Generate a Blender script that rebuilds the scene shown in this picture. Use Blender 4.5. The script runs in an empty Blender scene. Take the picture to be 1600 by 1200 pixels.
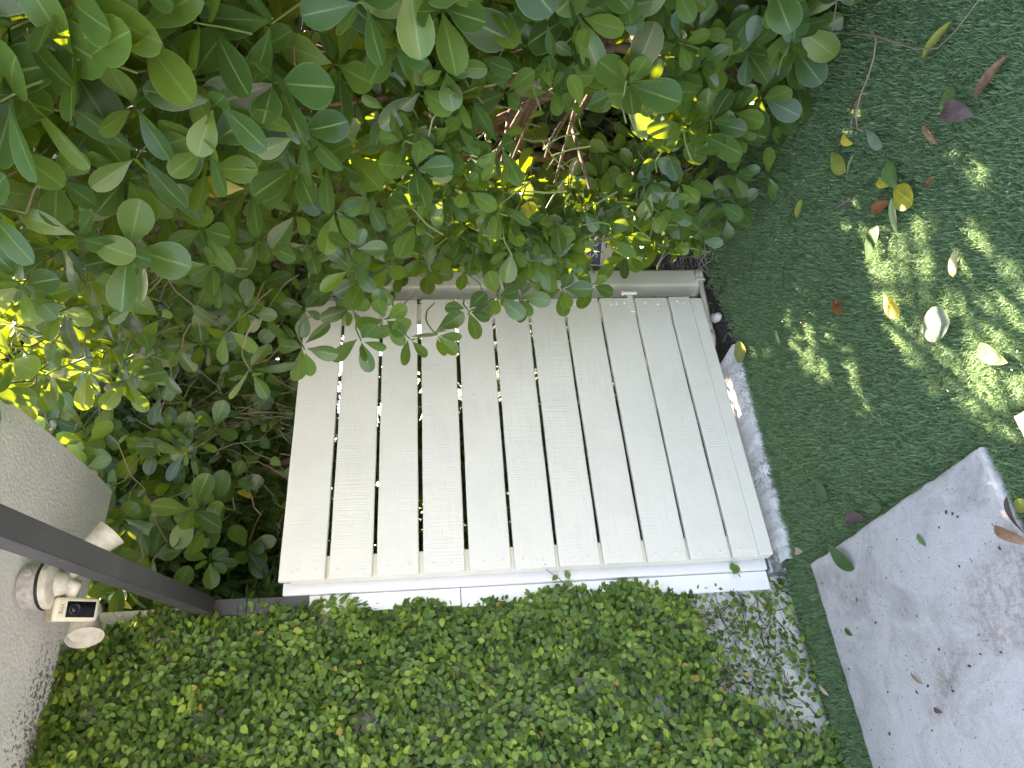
import bpy, bmesh, math, random
import numpy as np
from mathutils import Vector, Matrix
from mathutils.bvhtree import BVHTree

S = bpy.context.scene
COL = S.collection

# ------------------------------------------------------------------ camera, sky, sun, exposure
CAM = Vector((-0.76696, -2.52702, 1.36840))
DOWN = Vector((-0.0767927, -0.0782690, -0.9939702))      # the phone was held sideways: image +x is world down
RIGHT = Vector((0.8480834, -0.5293263, -0.0238405))
BACK = Vector((-0.5242686, -0.8448004, 0.1070270))
FPX = 1075.0                                             # focal length in 1600-pixel units
cd = bpy.data.cameras.new('camera')
cd.sensor_width = 36.0
cd.lens = 36.0 * FPX / 1600.0
cd.clip_start = 0.05
cd.clip_end = 500.0
cam = bpy.data.objects.new('camera', cd)
COL.objects.link(cam)
R3 = Matrix((DOWN, RIGHT, BACK)).transposed()
cam.matrix_world = Matrix.Translation(CAM) @ R3.to_4x4()
S.camera = cam

SUN_EL = math.radians(44.0)
SUN_AZ = Vector((0.973, 0.228, 0.0)).normalized()        # horizontal direction towards the sun
TO_SUN = (SUN_AZ * math.cos(SUN_EL) + Vector((0, 0, math.sin(SUN_EL)))).normalized()
w = bpy.data.worlds.new('World')
S.world = w
w.use_nodes = True
wn = w.node_tree
wn.nodes.clear()
sky = wn.nodes.new('ShaderNodeTexSky')
sky.sky_type = 'NISHITA'
sky.sun_disc = False
sky.sun_elevation = SUN_EL
sky.sun_rotation = math.atan2(SUN_AZ.x, SUN_AZ.y)
sky.air_density = 1.0
sky.dust_density = 1.5
bg = wn.nodes.new('ShaderNodeBackground')
bg.inputs['Strength'].default_value = 0.13
wo = wn.nodes.new('ShaderNodeOutputWorld')
wn.links.new(sky.outputs['Color'], bg.inputs['Color'])
wn.links.new(bg.outputs['Background'], wo.inputs['Surface'])

sd = bpy.data.lights.new('sun', 'SUN')
sd.energy = 5.0
sd.angle = math.radians(0.53)
sd.color = (1.0, 0.95, 0.86)
sun = bpy.data.objects.new('sun', sd)
COL.objects.link(sun)
sun.rotation_euler = TO_SUN.to_track_quat('Z', 'Y').to_euler()
sun.location = (4, 1, 6)

S.view_settings.view_transform = 'Standard'
S.view_settings.look = 'None'
S.view_settings.gamma = 1.0
S.view_settings.use_curve_mapping = False
S.view_settings.exposure = 3.12
S.view_settings.use_white_balance = True
S.view_settings.white_balance_temperature = 7900.0
S.view_settings.white_balance_tint = 22.0
S.render.engine = 'CYCLES'
S.cycles.max_bounces = 10
S.cycles.diffuse_bounces = 5
S.cycles.transmission_bounces = 6
S.cycles.transparent_max_bounces = 8
S.cycles.use_denoising = True


def project(P):
    v = Vector(P) - CAM
    D = -v.dot(BACK)
    if D < 0.05:
        return None
    return 800 + FPX * v.dot(DOWN) / D, 600 - FPX * v.dot(RIGHT) / D, D


# ------------------------------------------------------------------ materials
def mat(name, base=(0.5, 0.5, 0.5), rough=0.6, metal=0.0, spec=None):
    m = bpy.data.materials.new(name)
    m.use_nodes = True
    b = m.node_tree.nodes['Principled BSDF']
    b.inputs['Base Color'].default_value = (*base, 1)
    b.inputs['Roughness'].default_value = rough
    b.inputs['Metallic'].default_value = metal
    if spec is not None:
        b.inputs['Specular IOR Level'].default_value = spec
    return m


class G:
    """short-hand for building a node graph on a material"""
    def __init__(self, m):
        self.m = m
        self.t = m.node_tree
        self.b = self.t.nodes['Principled BSDF']
        self.out = self.t.nodes['Material Output']

    def n(self, kind, **kw):
        nd = self.t.nodes.new(kind)
        for k, v in kw.items():
            if k.startswith('i_'):
                nd.inputs[k[2:].replace('_', ' ')].default_value = v
            else:
                setattr(nd, k, v)
        return nd

    def l(self, a, b):
        self.t.links.new(a, b)

    def coord(self, scale=(1, 1, 1), kind='Object', loc=(0, 0, 0)):
        tc = self.n('ShaderNodeTexCoord')
        mp = self.n('ShaderNodeMapping')
        mp.inputs['Scale'].default_value = scale
        mp.inputs['Location'].default_value = loc
        self.l(tc.outputs[kind], mp.inputs['Vector'])
        return mp.outputs['Vector']

    def noise(self, vec, scale=5, detail=4, rough=0.6, dist=0.0):
        nd = self.n('ShaderNodeTexNoise')
        nd.inputs['Scale'].default_value = scale
        nd.inputs['Detail'].default_value = detail
        nd.inputs['Roughness'].default_value = rough
        nd.inputs['Distortion'].default_value = dist
        self.l(vec, nd.inputs['Vector'])
        return nd.outputs['Fac']

    def ramp(self, fac, stops):
        r = self.n('ShaderNodeValToRGB')
        e = r.color_ramp.elements
        while len(e) < len(stops):
            e.new(0.5)
        for k, (p, c) in enumerate(stops):
            e[k].position = p
            e[k].color = (*c, 1) if len(c) == 3 else c
        self.l(fac, r.inputs['Fac'])
        return r.outputs['Color']

    def mix(self, fac, a, b, mode='MIX'):
        x = self.n('ShaderNodeMix', data_type='RGBA', blend_type=mode)
        for s, v in ((x.inputs[0], fac), (x.inputs[6], a), (x.inputs[7], b)):
            if isinstance(v, (int, float)):
                s.default_value = v
            elif isinstance(v, tuple):
                s.default_value = (*v, 1)
            else:
                self.l(v, s)
        return x.outputs[2]

    def math(self, op, a, b=None, clamp=False):
        x = self.n('ShaderNodeMath', operation=op, use_clamp=clamp)
        for s, v in ((x.inputs[0], a), (x.inputs[1], b)):
            if v is None:
                continue
            if isinstance(v, (int, float)):
                s.default_value = v
            else:
                self.l(v, s)
        return x.outputs[0]

    def bump(self, h, strength=0.3, dist=0.01, normal=None):
        b = self.n('ShaderNodeBump')
        b.inputs['Strength'].default_value = strength
        b.inputs['Distance'].default_value = dist
        self.l(h, b.inputs['Height'])
        if normal is not None:
            self.l(normal, b.inputs['Normal'])
        return b.outputs['Normal']

    def set(self, col=None, normal=None, rough=None):
        if col is not None:
            self.l(col, self.b.inputs['Base Color'])
        if normal is not None:
            self.l(normal, self.b.inputs['Normal'])
        if rough is not None:
            self.l(rough, self.b.inputs['Roughness'])


def painted_wood(name, base, long_axis='x', grain=1.0):
    m = mat(name, base, 0.42)
    g = G(m)
    info = g.n('ShaderNodeObjectInfo')
    off = g.n('ShaderNodeVectorMath', operation='SCALE')
    off.inputs[0].default_value = (7.3, 3.1, 5.7)
    g.l(info.outputs['Random'], off.inputs['Scale'])

    def vec(scale):
        tc = g.n('ShaderNodeTexCoord')
        ad = g.n('ShaderNodeVectorMath', operation='ADD')
        g.l(tc.outputs['Object'], ad.inputs[0])
        g.l(off.outputs[0], ad.inputs[1])
        mp = g.n('ShaderNodeMapping')
        mp.inputs['Scale'].default_value = scale
        g.l(ad.outputs[0], mp.inputs['Vector'])
        return mp.outputs['Vector']
    if long_axis == 'x':
        saw, along = (210, 8, 5), (2.2, 30, 26)
    else:
        saw, along = (5, 8, 210), (26, 30, 2.2)
    sawn = g.noise(vec(saw), 1.0, 2, 0.55, 0.25)
    smask = g.ramp(g.noise(vec((2.5, 6, 9)), 1.7, 3, 0.55), [(0.38, (0.15, 0.15, 0.15)), (0.66, (1, 1, 1))])
    fibre = g.noise(vec(along), 1.0, 3, 0.55, 1.1)
    fibre = g.math('PINGPONG', g.math('MULTIPLY', fibre, 7.0), 1.0)
    blob = g.noise(vec((2.2, 5, 7)), 1.3, 3, 0.5)
    mask = g.ramp(blob, [(0.50, (0.0, 0.0, 0.0)), (0.68, (1, 1, 1))])
    fine = g.noise(vec((120, 120, 120)), 1.0, 3, 0.6)
    dent = g.ramp(g.noise(vec((14, 14, 24)), 1.6, 4, 0.7), [(0.62, (0, 0, 0)), (0.75, (1, 1, 1))])
    h = g.math('ADD', g.math('MULTIPLY', g.math('MULTIPLY', sawn, smask), 1.0), g.math('MULTIPLY', g.math('MULTIPLY', fibre, mask), 0.30))
    h = g.math('ADD', h, g.math('MULTIPLY', fine, 0.22))
    h = g.math('ADD', h, g.math('MULTIPLY', dent, 0.5))
    nrm = g.bump(h, 0.42 * grain, 0.005)
    d = tuple(c * 0.955 for c in base)
    stain = g.noise(vec((3, 12, 3)), 2.0, 5, 0.65)
    col = g.ramp(stain, [(0.35, d), (0.55, base)])
    g.set(col, nrm)
    return m


def stucco(name, base, dirt, dirt_amt, scale=1.0, edge_dirt=False):
    m = mat(name, base, 0.85)
    g = G(m)
    v = g.coord()
    grain = g.noise(v, 130 * scale, 5, 0.7)
    vo = g.n('ShaderNodeTexVoronoi', feature='F1')
    vo.inputs['Scale'].default_value = 95 * scale
    g.l(v, vo.inputs['Vector'])
    h = g.math('ADD', grain, g.math('MULTIPLY', vo.outputs['Distance'], 0.6))
    nrm = g.bump(h, 0.5, 0.005)
    big = g.noise(v, 3.2, 5, 0.62)
    col = g.ramp(big, [(0.3, tuple(c * 0.84 for c in base)), (0.65, base)])
    sp = g.noise(v, 85 * scale, 3, 0.6)
    area = g.noise(v, 5, 3, 0.6)
    sm = g.math('MULTIPLY', g.ramp(sp, [(0.60, (0, 0, 0)), (0.66, (1, 1, 1))]), g.ramp(area, [(0.5 - dirt_amt * 0.3, (0, 0, 0)), (0.7, (1, 1, 1))]))
    col = g.mix(sm, col, dirt)
    if edge_dirt:                                          # rootlets left by the creeper: a speckled belt along the wall
        sx = g.n('ShaderNodeSeparateXYZ')
        tc = g.n('ShaderNodeTexCoord')
        g.l(tc.outputs['Object'], sx.inputs[0])
        wob = g.math('MULTIPLY', g.noise(v, 7, 3, 0.6), 0.22)
        yy = g.math('ADD', sx.outputs['Y'], wob)
        belt = g.math('MULTIPLY_ADD', yy, 3.2)
        g.t.nodes[-1].inputs[2].default_value = 0.30
        lft = g.math('MULTIPLY_ADD', sx.outputs['X'], -4.0)
        g.t.nodes[-1].inputs[2].default_value = -0.2
        belt = g.math('MULTIPLY', g.math('MINIMUM', g.math('MAXIMUM', belt, 0.0), 0.55), g.math('MINIMUM', g.math('MAXIMUM', lft, 0.0), 1.0))
        s2 = g.noise(v, 62, 4, 0.7)
        sm2 = g.math('GREATER_THAN', g.math('ADD', s2, g.math('MULTIPLY', belt, 0.30)), 0.68)
        col = g.mix(g.math('MULTIPLY', sm2, 0.85), col, (0.10, 0.085, 0.065))
    g.set(col, nrm)
    return m


M = {}
M['plank'] = painted_wood('painted_plank', (0.81, 0.775, 0.69), 'x')
M['post_paint'] = painted_wood('painted_post', (0.79, 0.79, 0.77), 'z', 0.5)
M['cream_paint'] = painted_wood('cream_paint', (0.78, 0.75, 0.64), 'z', 0.45)
M['wall'] = stucco('white_wall_paint', (0.72, 0.71, 0.68), (0.12, 0.10, 0.07), 0.6)
M['soffit'] = stucco('grey_stucco', (0.84, 0.83, 0.815), (0.50, 0.48, 0.45), 0.3, 0.8, True)
M['bronze'] = mat('bronze_metal', (0.055, 0.053, 0.058), 0.42, 0.0, 0.5)
g = G(M['bronze'])
v = g.coord()
sp = g.ramp(g.noise(v, 60, 3, 0.6), [(0.71, (0.055, 0.053, 0.058)), (0.76, (0.4, 0.38, 0.36))])
g.set(sp, None, g.math('MULTIPLY_ADD', g.noise(v, 8, 3), 0.3))
g.t.nodes[-1].inputs[2].default_value = 0.28
M['galv'] = mat('galvanised_steel', (0.42, 0.44, 0.46), 0.4, 0.85)
g = G(M['galv'])
g.set(g.ramp(g.noise(g.coord(), 55, 4), [(0.35, (0.20, 0.19, 0.18)), (0.6, (0.5, 0.52, 0.55))]))
M['cream_plastic'] = mat('cream_plastic', (0.76, 0.72, 0.58), 0.38)
M['aged_plastic'] = mat('aged_plastic', (0.62, 0.60, 0.54), 0.5)
g = G(M['aged_plastic'])
g.set(g.ramp(g.noise(g.coord(), 22, 5, 0.7), [(0.3, (0.44, 0.40, 0.33)), (0.6, (0.64, 0.62, 0.57))]))
M['tan_plastic'] = mat('weathered_plastic', (0.46, 0.36, 0.27), 0.6)
g = G(M['tan_plastic'])
g.set(g.ramp(g.noise(g.coord(), 35, 5, 0.7), [(0.3, (0.34, 0.27, 0.20)), (0.7, (0.52, 0.44, 0.35))]))
M['box_metal'] = mat('junction_box_paint', (0.42, 0.42, 0.42), 0.6)
g = G(M['box_metal'])
g.set(g.ramp(g.noise(g.coord(), 40, 5, 0.7), [(0.3, (0.27, 0.26, 0.25)), (0.6, (0.47, 0.47, 0.46))]))
M['black_rubber'] = mat('black_rubber', (0.012, 0.012, 0.016), 0.5)
M['black_gloss'] = mat('black_gloss', (0.006, 0.006, 0.007), 0.12)
M['lens'] = mat('lens_glass', (0.02, 0.02, 0.028), 0.06)
M['grey_print'] = mat('grey_print', (0.30, 0.29, 0.26), 0.6)
M['pvc'] = mat('weathered_pvc', (0.66, 0.62, 0.53), 0.5)
g = G(M['pvc'])
g.set(g.ramp(g.noise(g.coord((1, 1, 1)), 30, 5, 0.7), [(0.3, (0.42, 0.36, 0.27)), (0.5, (0.66, 0.62, 0.54))]), g.bump(g.noise(g.coord(), 150, 3), 0.2, 0.003))
M['sign_blue'] = mat('sign_blue', (0.075, 0.085, 0.17), 0.4)
M['sign_cream'] = mat('sign_cream', (0.70, 0.63, 0.48), 0.5)
M['sign_white'] = mat('sign_white', (0.78, 0.78, 0.78), 0.45)
M['stake'] = mat('stake_wood', (0.60, 0.44, 0.33), 0.7)
M['pebble'] = mat('pebble_stone', (0.5, 0.48, 0.45), 0.7)
g = G(M['pebble'])
oi = g.n('ShaderNodeObjectInfo')
g.set(g.mix(g.noise(g.coord(), 60, 4), g.ramp(oi.outputs['Random'], [(0.0, (0.30, 0.28, 0.26)), (1.0, (0.66, 0.63, 0.58))]), (0.62, 0.60, 0.56)), g.bump(g.noise(g.coord(), 120, 4), 0.3, 0.003))

M['paver'] = mat('concrete_paver', (0.55, 0.55, 0.57), 0.8)
g = G(M['paver'])
v = g.coord()
fine = g.noise(v, 190, 5, 0.75)
mid = g.noise(v, 24, 5, 0.7)
big = g.noise(v, 2.6, 6, 0.65, 0.6)
col = g.ramp(mid, [(0.3, (0.52, 0.495, 0.46)), (0.6, (0.63, 0.60, 0.56))])
col = g.mix(0.4, col, g.ramp(fine, [(0.38, (0.36, 0.345, 0.33)), (0.62, (0.70, 0.685, 0.67))]))
tan = g.ramp(big, [(0.47, (0, 0, 0)), (0.58, (1, 1, 1))])
tanb = g.math('MULTIPLY', tan, g.ramp(g.noise(v, 48, 5, 0.8), [(0.42, (0.12, 0.12, 0.12)), (0.56, (0.9, 0.9, 0.9))]))
col = g.mix(tanb, col, (0.37, 0.31, 0.26))
pits = g.ramp(g.noise(v, 75, 3, 0.65), [(0.29, (0.40, 0.37, 0.34)), (0.36, (1, 1, 1))])
col = g.mix(1.0, col, pits, 'MULTIPLY')
grime = g.ramp(g.noise(g.coord((1, 1, 1), 'Object', (3, 5, 1)), 5, 6, 0.7, 0.8), [(0.50, (1, 1, 1)), (0.70, (0.66, 0.66, 0.64))])
col = g.mix(1.0, col, grime, 'MULTIPLY')
g.set(col, g.bump(g.math('ADD', fine, g.math('MULTIPLY', mid, 0.7)), 0.35, 0.004))

M['kerb'] = mat('rough_concrete', (0.52, 0.51, 0.48), 0.9)
g = G(M['kerb'])
v = g.coord()
dirt = g.math('MULTIPLY', g.ramp(g.noise(v, 90, 4, 0.7), [(0.54, (0, 0, 0)), (0.60, (1, 1, 1))]), g.ramp(g.noise(v, 4.5, 3, 0.6), [(0.42, (0.08, 0.08, 0.08)), (0.6, (1, 1, 1))]))
col = g.mix(dirt, g.ramp(g.noise(v, 25, 5, 0.7), [(0.3, (0.56, 0.55, 0.52)), (0.65, (0.70, 0.69, 0.66))]), (0.07, 0.06, 0.05))
g.set(col, g.bump(g.noise(v, 120, 5, 0.75), 0.8, 0.008))

M['soil'] = mat('dark_soil', (0.06, 0.048, 0.036), 0.95)
g = G(M['soil'])
v = g.coord()
g.set(g.ramp(g.noise(v, 60, 6, 0.75), [(0.3, (0.022, 0.018, 0.014)), (0.6, (0.085, 0.07, 0.055)), (0.75, (0.2, 0.18, 0.15))]), g.bump(g.noise(v, 45, 6, 0.75), 1.0, 0.02))
M['turf_base'] = mat('turf_backing', (0.03, 0.055, 0.022), 0.95)
g = G(M['turf_base'])
v = g.coord()
g.set(g.ramp(g.noise(v, 140, 4, 0.7), [(0.35, (0.11, 0.18, 0.085)), (0.65, (0.18, 0.28, 0.14))]))
M['far_ground'] = mat('garden_ground', (0.06, 0.07, 0.035), 0.95)
g = G(M['far_ground'])
g.set(g.ramp(g.noise(g.coord(), 6, 6, 0.7), [(0.35, (0.018, 0.024, 0.011)), (0.65, (0.04, 0.04, 0.022))]))


def leaf_mat(name, top, back, trans, tfac, rough=0.36, veins=None, per_object=False, spread=0.25, warm=(0.5, 0.42, 0.05), warm_p=0.04, spec=0.36):
    m = mat(name, top, rough)
    g = G(m)
    if per_object:
        oi = g.n('ShaderNodeObjectInfo')
        rnd = oi.outputs['Random']
    else:
        at = g.n('ShaderNodeAttribute', attribute_name='tint')
        rnd = at.outputs['Fac']
    geo = g.n('ShaderNodeNewGeometry')
    r2 = g.math('FRACT', g.math('MULTIPLY', rnd, 17.31))
    dark = tuple(c * (1 - spread * 1.5) for c in top)
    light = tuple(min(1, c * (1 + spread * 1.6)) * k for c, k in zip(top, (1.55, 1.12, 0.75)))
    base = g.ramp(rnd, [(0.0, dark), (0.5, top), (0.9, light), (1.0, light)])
    if warm_p > 0:
        base = g.mix(g.math('GREATER_THAN', r2, 1 - warm_p), base, warm)
    bk = g.mix(rnd, tuple(c * 0.85 for c in back), tuple(c * 1.15 for c in back))
    col = g.mix(geo.outputs['Backfacing'], base, bk)
    uv = g.n('ShaderNodeUVMap', uv_map='leaf_uv')
    sx = g.n('ShaderNodeSeparateXYZ')
    g.l(uv.outputs['UV'], sx.inputs[0])
    au = g.math('ABSOLUTE', g.math('SUBTRACT', sx.outputs['X'], 0.5))
    if veins:
        rib = g.math('LESS_THAN', au, 0.028)
        rim = g.math('GREATER_THAN', au, 0.478)
        vf = g.math('MULTIPLY', g.math('MAXIMUM', rib, g.math('MULTIPLY', rim, 0.75)), 0.65)
        col = g.mix(vf, col, veins)
        # side nerves run from the midrib to the rim
        ph = g.math('SINE', g.math('MULTIPLY', g.math('SUBTRACT', g.math('MULTIPLY', sx.outputs['Y'], 1.0), g.math('MULTIPLY', au, 0.9)), 120.0))
        nrm = g.bump(g.math('ADD', g.math('MULTIPLY', ph, 0.22), g.math('MULTIPLY', au, 3.0)), 0.10, 0.004)
    else:
        nrm = g.bump(au, 0.15, 0.004)
    blot = g.noise(g.coord(), 26, 4, 0.65)
    col = g.mix(0.35, col, g.mix(blot, (0.55, 0.55, 0.55), (1.35, 1.35, 1.35)), 'MULTIPLY')
    g.set(col, nrm)
    g.b.inputs['Specular IOR Level'].default_value = spec
    tr = g.n('ShaderNodeBsdfTranslucent')
    tcol = g.mix(rnd, tuple(c * 0.8 for c in trans), trans)
    g.l(tcol, tr.inputs['Color'])
    g.l(nrm, tr.inputs['Normal'])
    ms = g.n('ShaderNodeMixShader')
    ms.inputs[0].default_value = tfac
    g.l(g.b.outputs[0], ms.inputs[1])
    g.l(tr.outputs[0], ms.inputs[2])
    g.l(ms.outputs[0], g.out.inputs['Surface'])
    return m


CL = dict(spec=0.6, top=(0.056, 0.135, 0.040), back=(0.15, 0.225, 0.05), trans=(0.36, 0.48, 0.012), tfac=0.38, rough=0.25, veins=(0.24, 0.36, 0.12), spread=0.26, warm_p=0.001)
M['clusia'] = leaf_mat('clusia_leaf', per_object=False, **CL)
M['clusia_one'] = leaf_mat('clusia_leaf_single', per_object=True, **CL)
FG = dict(spec=0.36, top=(0.112, 0.214, 0.044), back=(0.12, 0.2, 0.05), trans=(0.25, 0.38, 0.03), tfac=0.28, rough=0.45, veins=None, spread=0.42, warm=(0.36, 0.26, 0.05), warm_p=0.008)
M['fig'] = leaf_mat('fig_leaf', per_object=False, **FG)
M['fig_one'] = leaf_mat('fig_leaf_single', per_object=True, **FG)
LA = dict(top=(0.058, 0.122, 0.038), back=(0.09, 0.15, 0.06), trans=(0.2, 0.34, 0.02), tfac=0.32, rough=0.38, veins=(0.16, 0.24, 0.1), spread=0.3, warm_p=0.02)
M['laurel'] = leaf_mat('laurel_leaf', per_object=False, **LA)
M['laurel_one'] = leaf_mat('laurel_leaf_single', per_object=True, **LA)
M['blade'] = leaf_mat('turf_blade', (0.24, 0.385, 0.19), (0.24, 0.385, 0.19), (0.33, 0.48, 0.22), 0.45, 0.42, None, False, 0.42, (0.22, 0.19, 0.09), 0.05)

M['bark'] = mat('bark', (0.16, 0.105, 0.065), 0.85)
g = G(M['bark'])
g.set(g.ramp(g.noise(g.coord((30, 30, 8)), 3, 5, 0.7), [(0.3, (0.085, 0.055, 0.035)), (0.65, (0.24, 0.17, 0.11))]), g.bump(g.noise(g.coord((40, 40, 12)), 3, 4), 0.6, 0.006))
M['twig'] = mat('dry_twig', (0.24, 0.18, 0.125), 0.85)
M['green_stem'] = mat('green_stem', (0.16, 0.21, 0.06), 0.5)
M['dark_stem'] = mat('creeper_stem', (0.075, 0.05, 0.035), 0.85)
M['straw'] = mat('dry_straw', (0.46, 0.42, 0.34), 0.9)


# ------------------------------------------------------------------ building helpers
def tag(o, label=None, cat=None, group=None, kind=None):
    if label:
        o['label'] = label
    if cat:
        o['category'] = cat
    if group:
        o['group'] = group
    if kind:
        o['kind'] = kind
    return o


def empty(name, loc, label, cat, group=None):
    o = bpy.data.objects.new(name, None)
    o.empty_display_size = 0.1
    o.location = loc
    COL.objects.link(o)
    return tag(o, label, cat, group)


def link(name, me, m, parent=None, smooth=False):
    """links mesh data given in world coordinates; a child is moved into its parent's space"""
    o = bpy.data.objects.new(name, me)
    COL.objects.link(o)
    if m is not None and not me.materials:
        me.materials.append(m)
    if smooth:
        me.polygons.foreach_set('use_smooth', [True] * len(me.polygons))
    if parent is not None:
        o.parent = parent
        o.location = -world_loc(parent)
    return o


def world_loc(p):
    l = Vector(p.location)
    while p.parent is not None:
        p = p.parent
        l = l + Vector(p.location)
    return l


def from_bm(name, bm, m, parent=None, smooth=False):
    bmesh.ops.recalc_face_normals(bm, faces=bm.faces)
    me = bpy.data.meshes.new(name)
    bm.to_mesh(me)
    bm.free()
    return link(name, me, m, parent, smooth)


def bm_box(bm, lo, hi, bev=0.0, seg=1, mtx=None):
    r = bmesh.ops.create_cube(bm, size=1.0)
    vs = r['verts']
    for vv in vs:
        vv.co = Vector([lo[k] + (vv.co[k] + 0.5) * (hi[k] - lo[k]) for k in range(3)])
    if bev > 0:
        es = list({e for vv in vs for e in vv.link_edges})
        rr = bmesh.ops.bevel(bm, geom=es, offset=bev, segments=seg, profile=0.5, affect='EDGES')
        vs = list({vv for f in rr['faces'] for vv in f.verts} | {vv for vv in vs if vv.is_valid})
    if mtx is not None:
        bmesh.ops.transform(bm, matrix=mtx, verts=vs)
    return vs


def box(name, lo, hi, m, parent=None, bev=0.002, seg=1, mtx=None):
    bm = bmesh.new()
    bm_box(bm, lo, hi, bev, seg, mtx)
    return from_bm(name, bm, m, parent)


def bm_tube(bm, pts, radii, sides=8, cap=True):
    pts = [Vector(p) for p in pts]
    rings = []
    prev = None
    for i, p in enumerate(pts):
        t = (pts[min(i + 1, len(pts) - 1)] - pts[max(i - 1, 0)])
        t = t.normalized() if t.length > 1e-9 else Vector((0, 0, 1))
        if prev is None:
            a = t.orthogonal().normalized()
        else:
            a = (prev - t * prev.dot(t))
            a = a.normalized() if a.length > 1e-6 else t.orthogonal().normalized()
        prev = a
        b = t.cross(a)
        r = radii[i] if hasattr(radii, '__len__') else radii
        rings.append([bm.verts.new(p + (a * math.cos(k * 2 * math.pi / sides) + b * math.sin(k * 2 * math.pi / sides)) * r) for k in range(sides)])
    for i in range(len(rings) - 1):
        for k in range(sides):
            bm.faces.new((rings[i][k], rings[i][(k + 1) % sides], rings[i + 1][(k + 1) % sides], rings[i + 1][k]))
    if cap:
        bm.faces.new(rings[0][::-1])
        bm.faces.new(rings[-1])


def tube(name, pts, radii, m, parent=None, sides=8):
    bm = bmesh.new()
    bm_tube(bm, pts, radii, sides)
    return from_bm(name, bm, m, parent, True)


def bm_lathe(bm, prof, mtx, seg=24):
    """profile of (radius, height) turned about local z and placed by mtx"""
    rings = []
    for r, h in prof:
        if r < 1e-6:
            rings.append([bm.verts.new(mtx @ Vector((0, 0, h)))])
        else:
            rings.append([bm.verts.new(mtx @ Vector((r * math.cos(k * 2 * math.pi / seg), r * math.sin(k * 2 * math.pi / seg), h))) for k in range(seg)])
    for a, b in zip(rings, rings[1:]):
        for k in range(seg):
            k2 = (k + 1) % seg
            if len(a) == 1 and len(b) == 1:
                continue
            if len(a) == 1:
                bm.faces.new((a[0], b[k2], b[k]))
            elif len(b) == 1:
                bm.faces.new((a[k], a[k2], b[0]))
            else:
                bm.faces.new((a[k], a[k2], b[k2], b[k]))


def lathe(name, prof, mtx, m, parent=None, seg=24, smooth=True):
    bm = bmesh.new()
    bm_lathe(bm, prof, mtx, seg)
    o = from_bm(name, bm, m, parent, False)
    if smooth:
        sharp_smooth(o)
    return o


def sharp_smooth(o, ang=40):
    me = o.data
    me.polygons.foreach_set('use_smooth', [True] * len(me.polygons))
    try:
        me.set_sharp_from_angle(angle=math.radians(ang))
    except Exception:
        pass


def frame_z(p, z, up=Vector((0, 0, 1))):
    z = Vector(z).normalized()
    up = Vector(up)
    if abs(z.dot(up)) > 0.99:
        up = Vector((0, 1, 0))
    x = up.cross(z).normalized()
    y = z.cross(x)
    mm = Matrix((x, y, z)).transposed().to_4x4()
    mm.translation = Vector(p)
    return mm


FONT = None


def text_mesh(name, body, size, mtx, m, parent, depth=0.0006):
    cu = bpy.data.curves.new(name, 'FONT')
    cu.body = body
    cu.size = size
    cu.align_x = 'CENTER'
    cu.align_y = 'CENTER'
    cu.extrude = depth
    cu.resolution_u = 3
    to = bpy.data.objects.new(name + '_tmp', cu)
    COL.objects.link(to)
    dg = bpy.context.evaluated_depsgraph_get()
    me = bpy.data.meshes.new_from_object(to.evaluated_get(dg))
    bpy.data.objects.remove(to)
    me.transform(mtx)
    me.materials.clear()
    return link(name, me, m, parent)


def np_mesh(name, V, F4=None, F3=None, UV=None, tint=None):
    """big meshes from numpy: V (n,3), quads F4 and tris F3, per-vertex UV and tint"""
    me = bpy.data.meshes.new(name)
    me.vertices.add(len(V))
    me.vertices.foreach_set('co', np.ascontiguousarray(V, dtype=np.float32).ravel())
    n4 = 0 if F4 is None else len(F4)
    n3 = 0 if F3 is None else len(F3)
    idx = np.concatenate([x.ravel() for x in (F4, F3) if x is not None and len(x)]).astype(np.int32)
    me.loops.add(len(idx))
    me.loops.foreach_set('vertex_index', idx)
    me.polygons.add(n4 + n3)
    st = np.concatenate([np.arange(n4) * 4, n4 * 4 + np.arange(n3) * 3]).astype(np.int32)
    me.polygons.foreach_set('loop_start', st)
    me.polygons.foreach_set('use_smooth', np.ones(n4 + n3, dtype=bool))
    if UV is not None:
        ul = me.uv_layers.new(name='leaf_uv')
        ul.data.foreach_set('uv', UV[idx].astype(np.float32).ravel())
    if tint is not None:
        a = me.attributes.new('tint', 'FLOAT', 'POINT')
        a.data.foreach_set('value', tint.astype(np.float32))
    me.update(calc_edges=True)
    me.validate()
    return me


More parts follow.
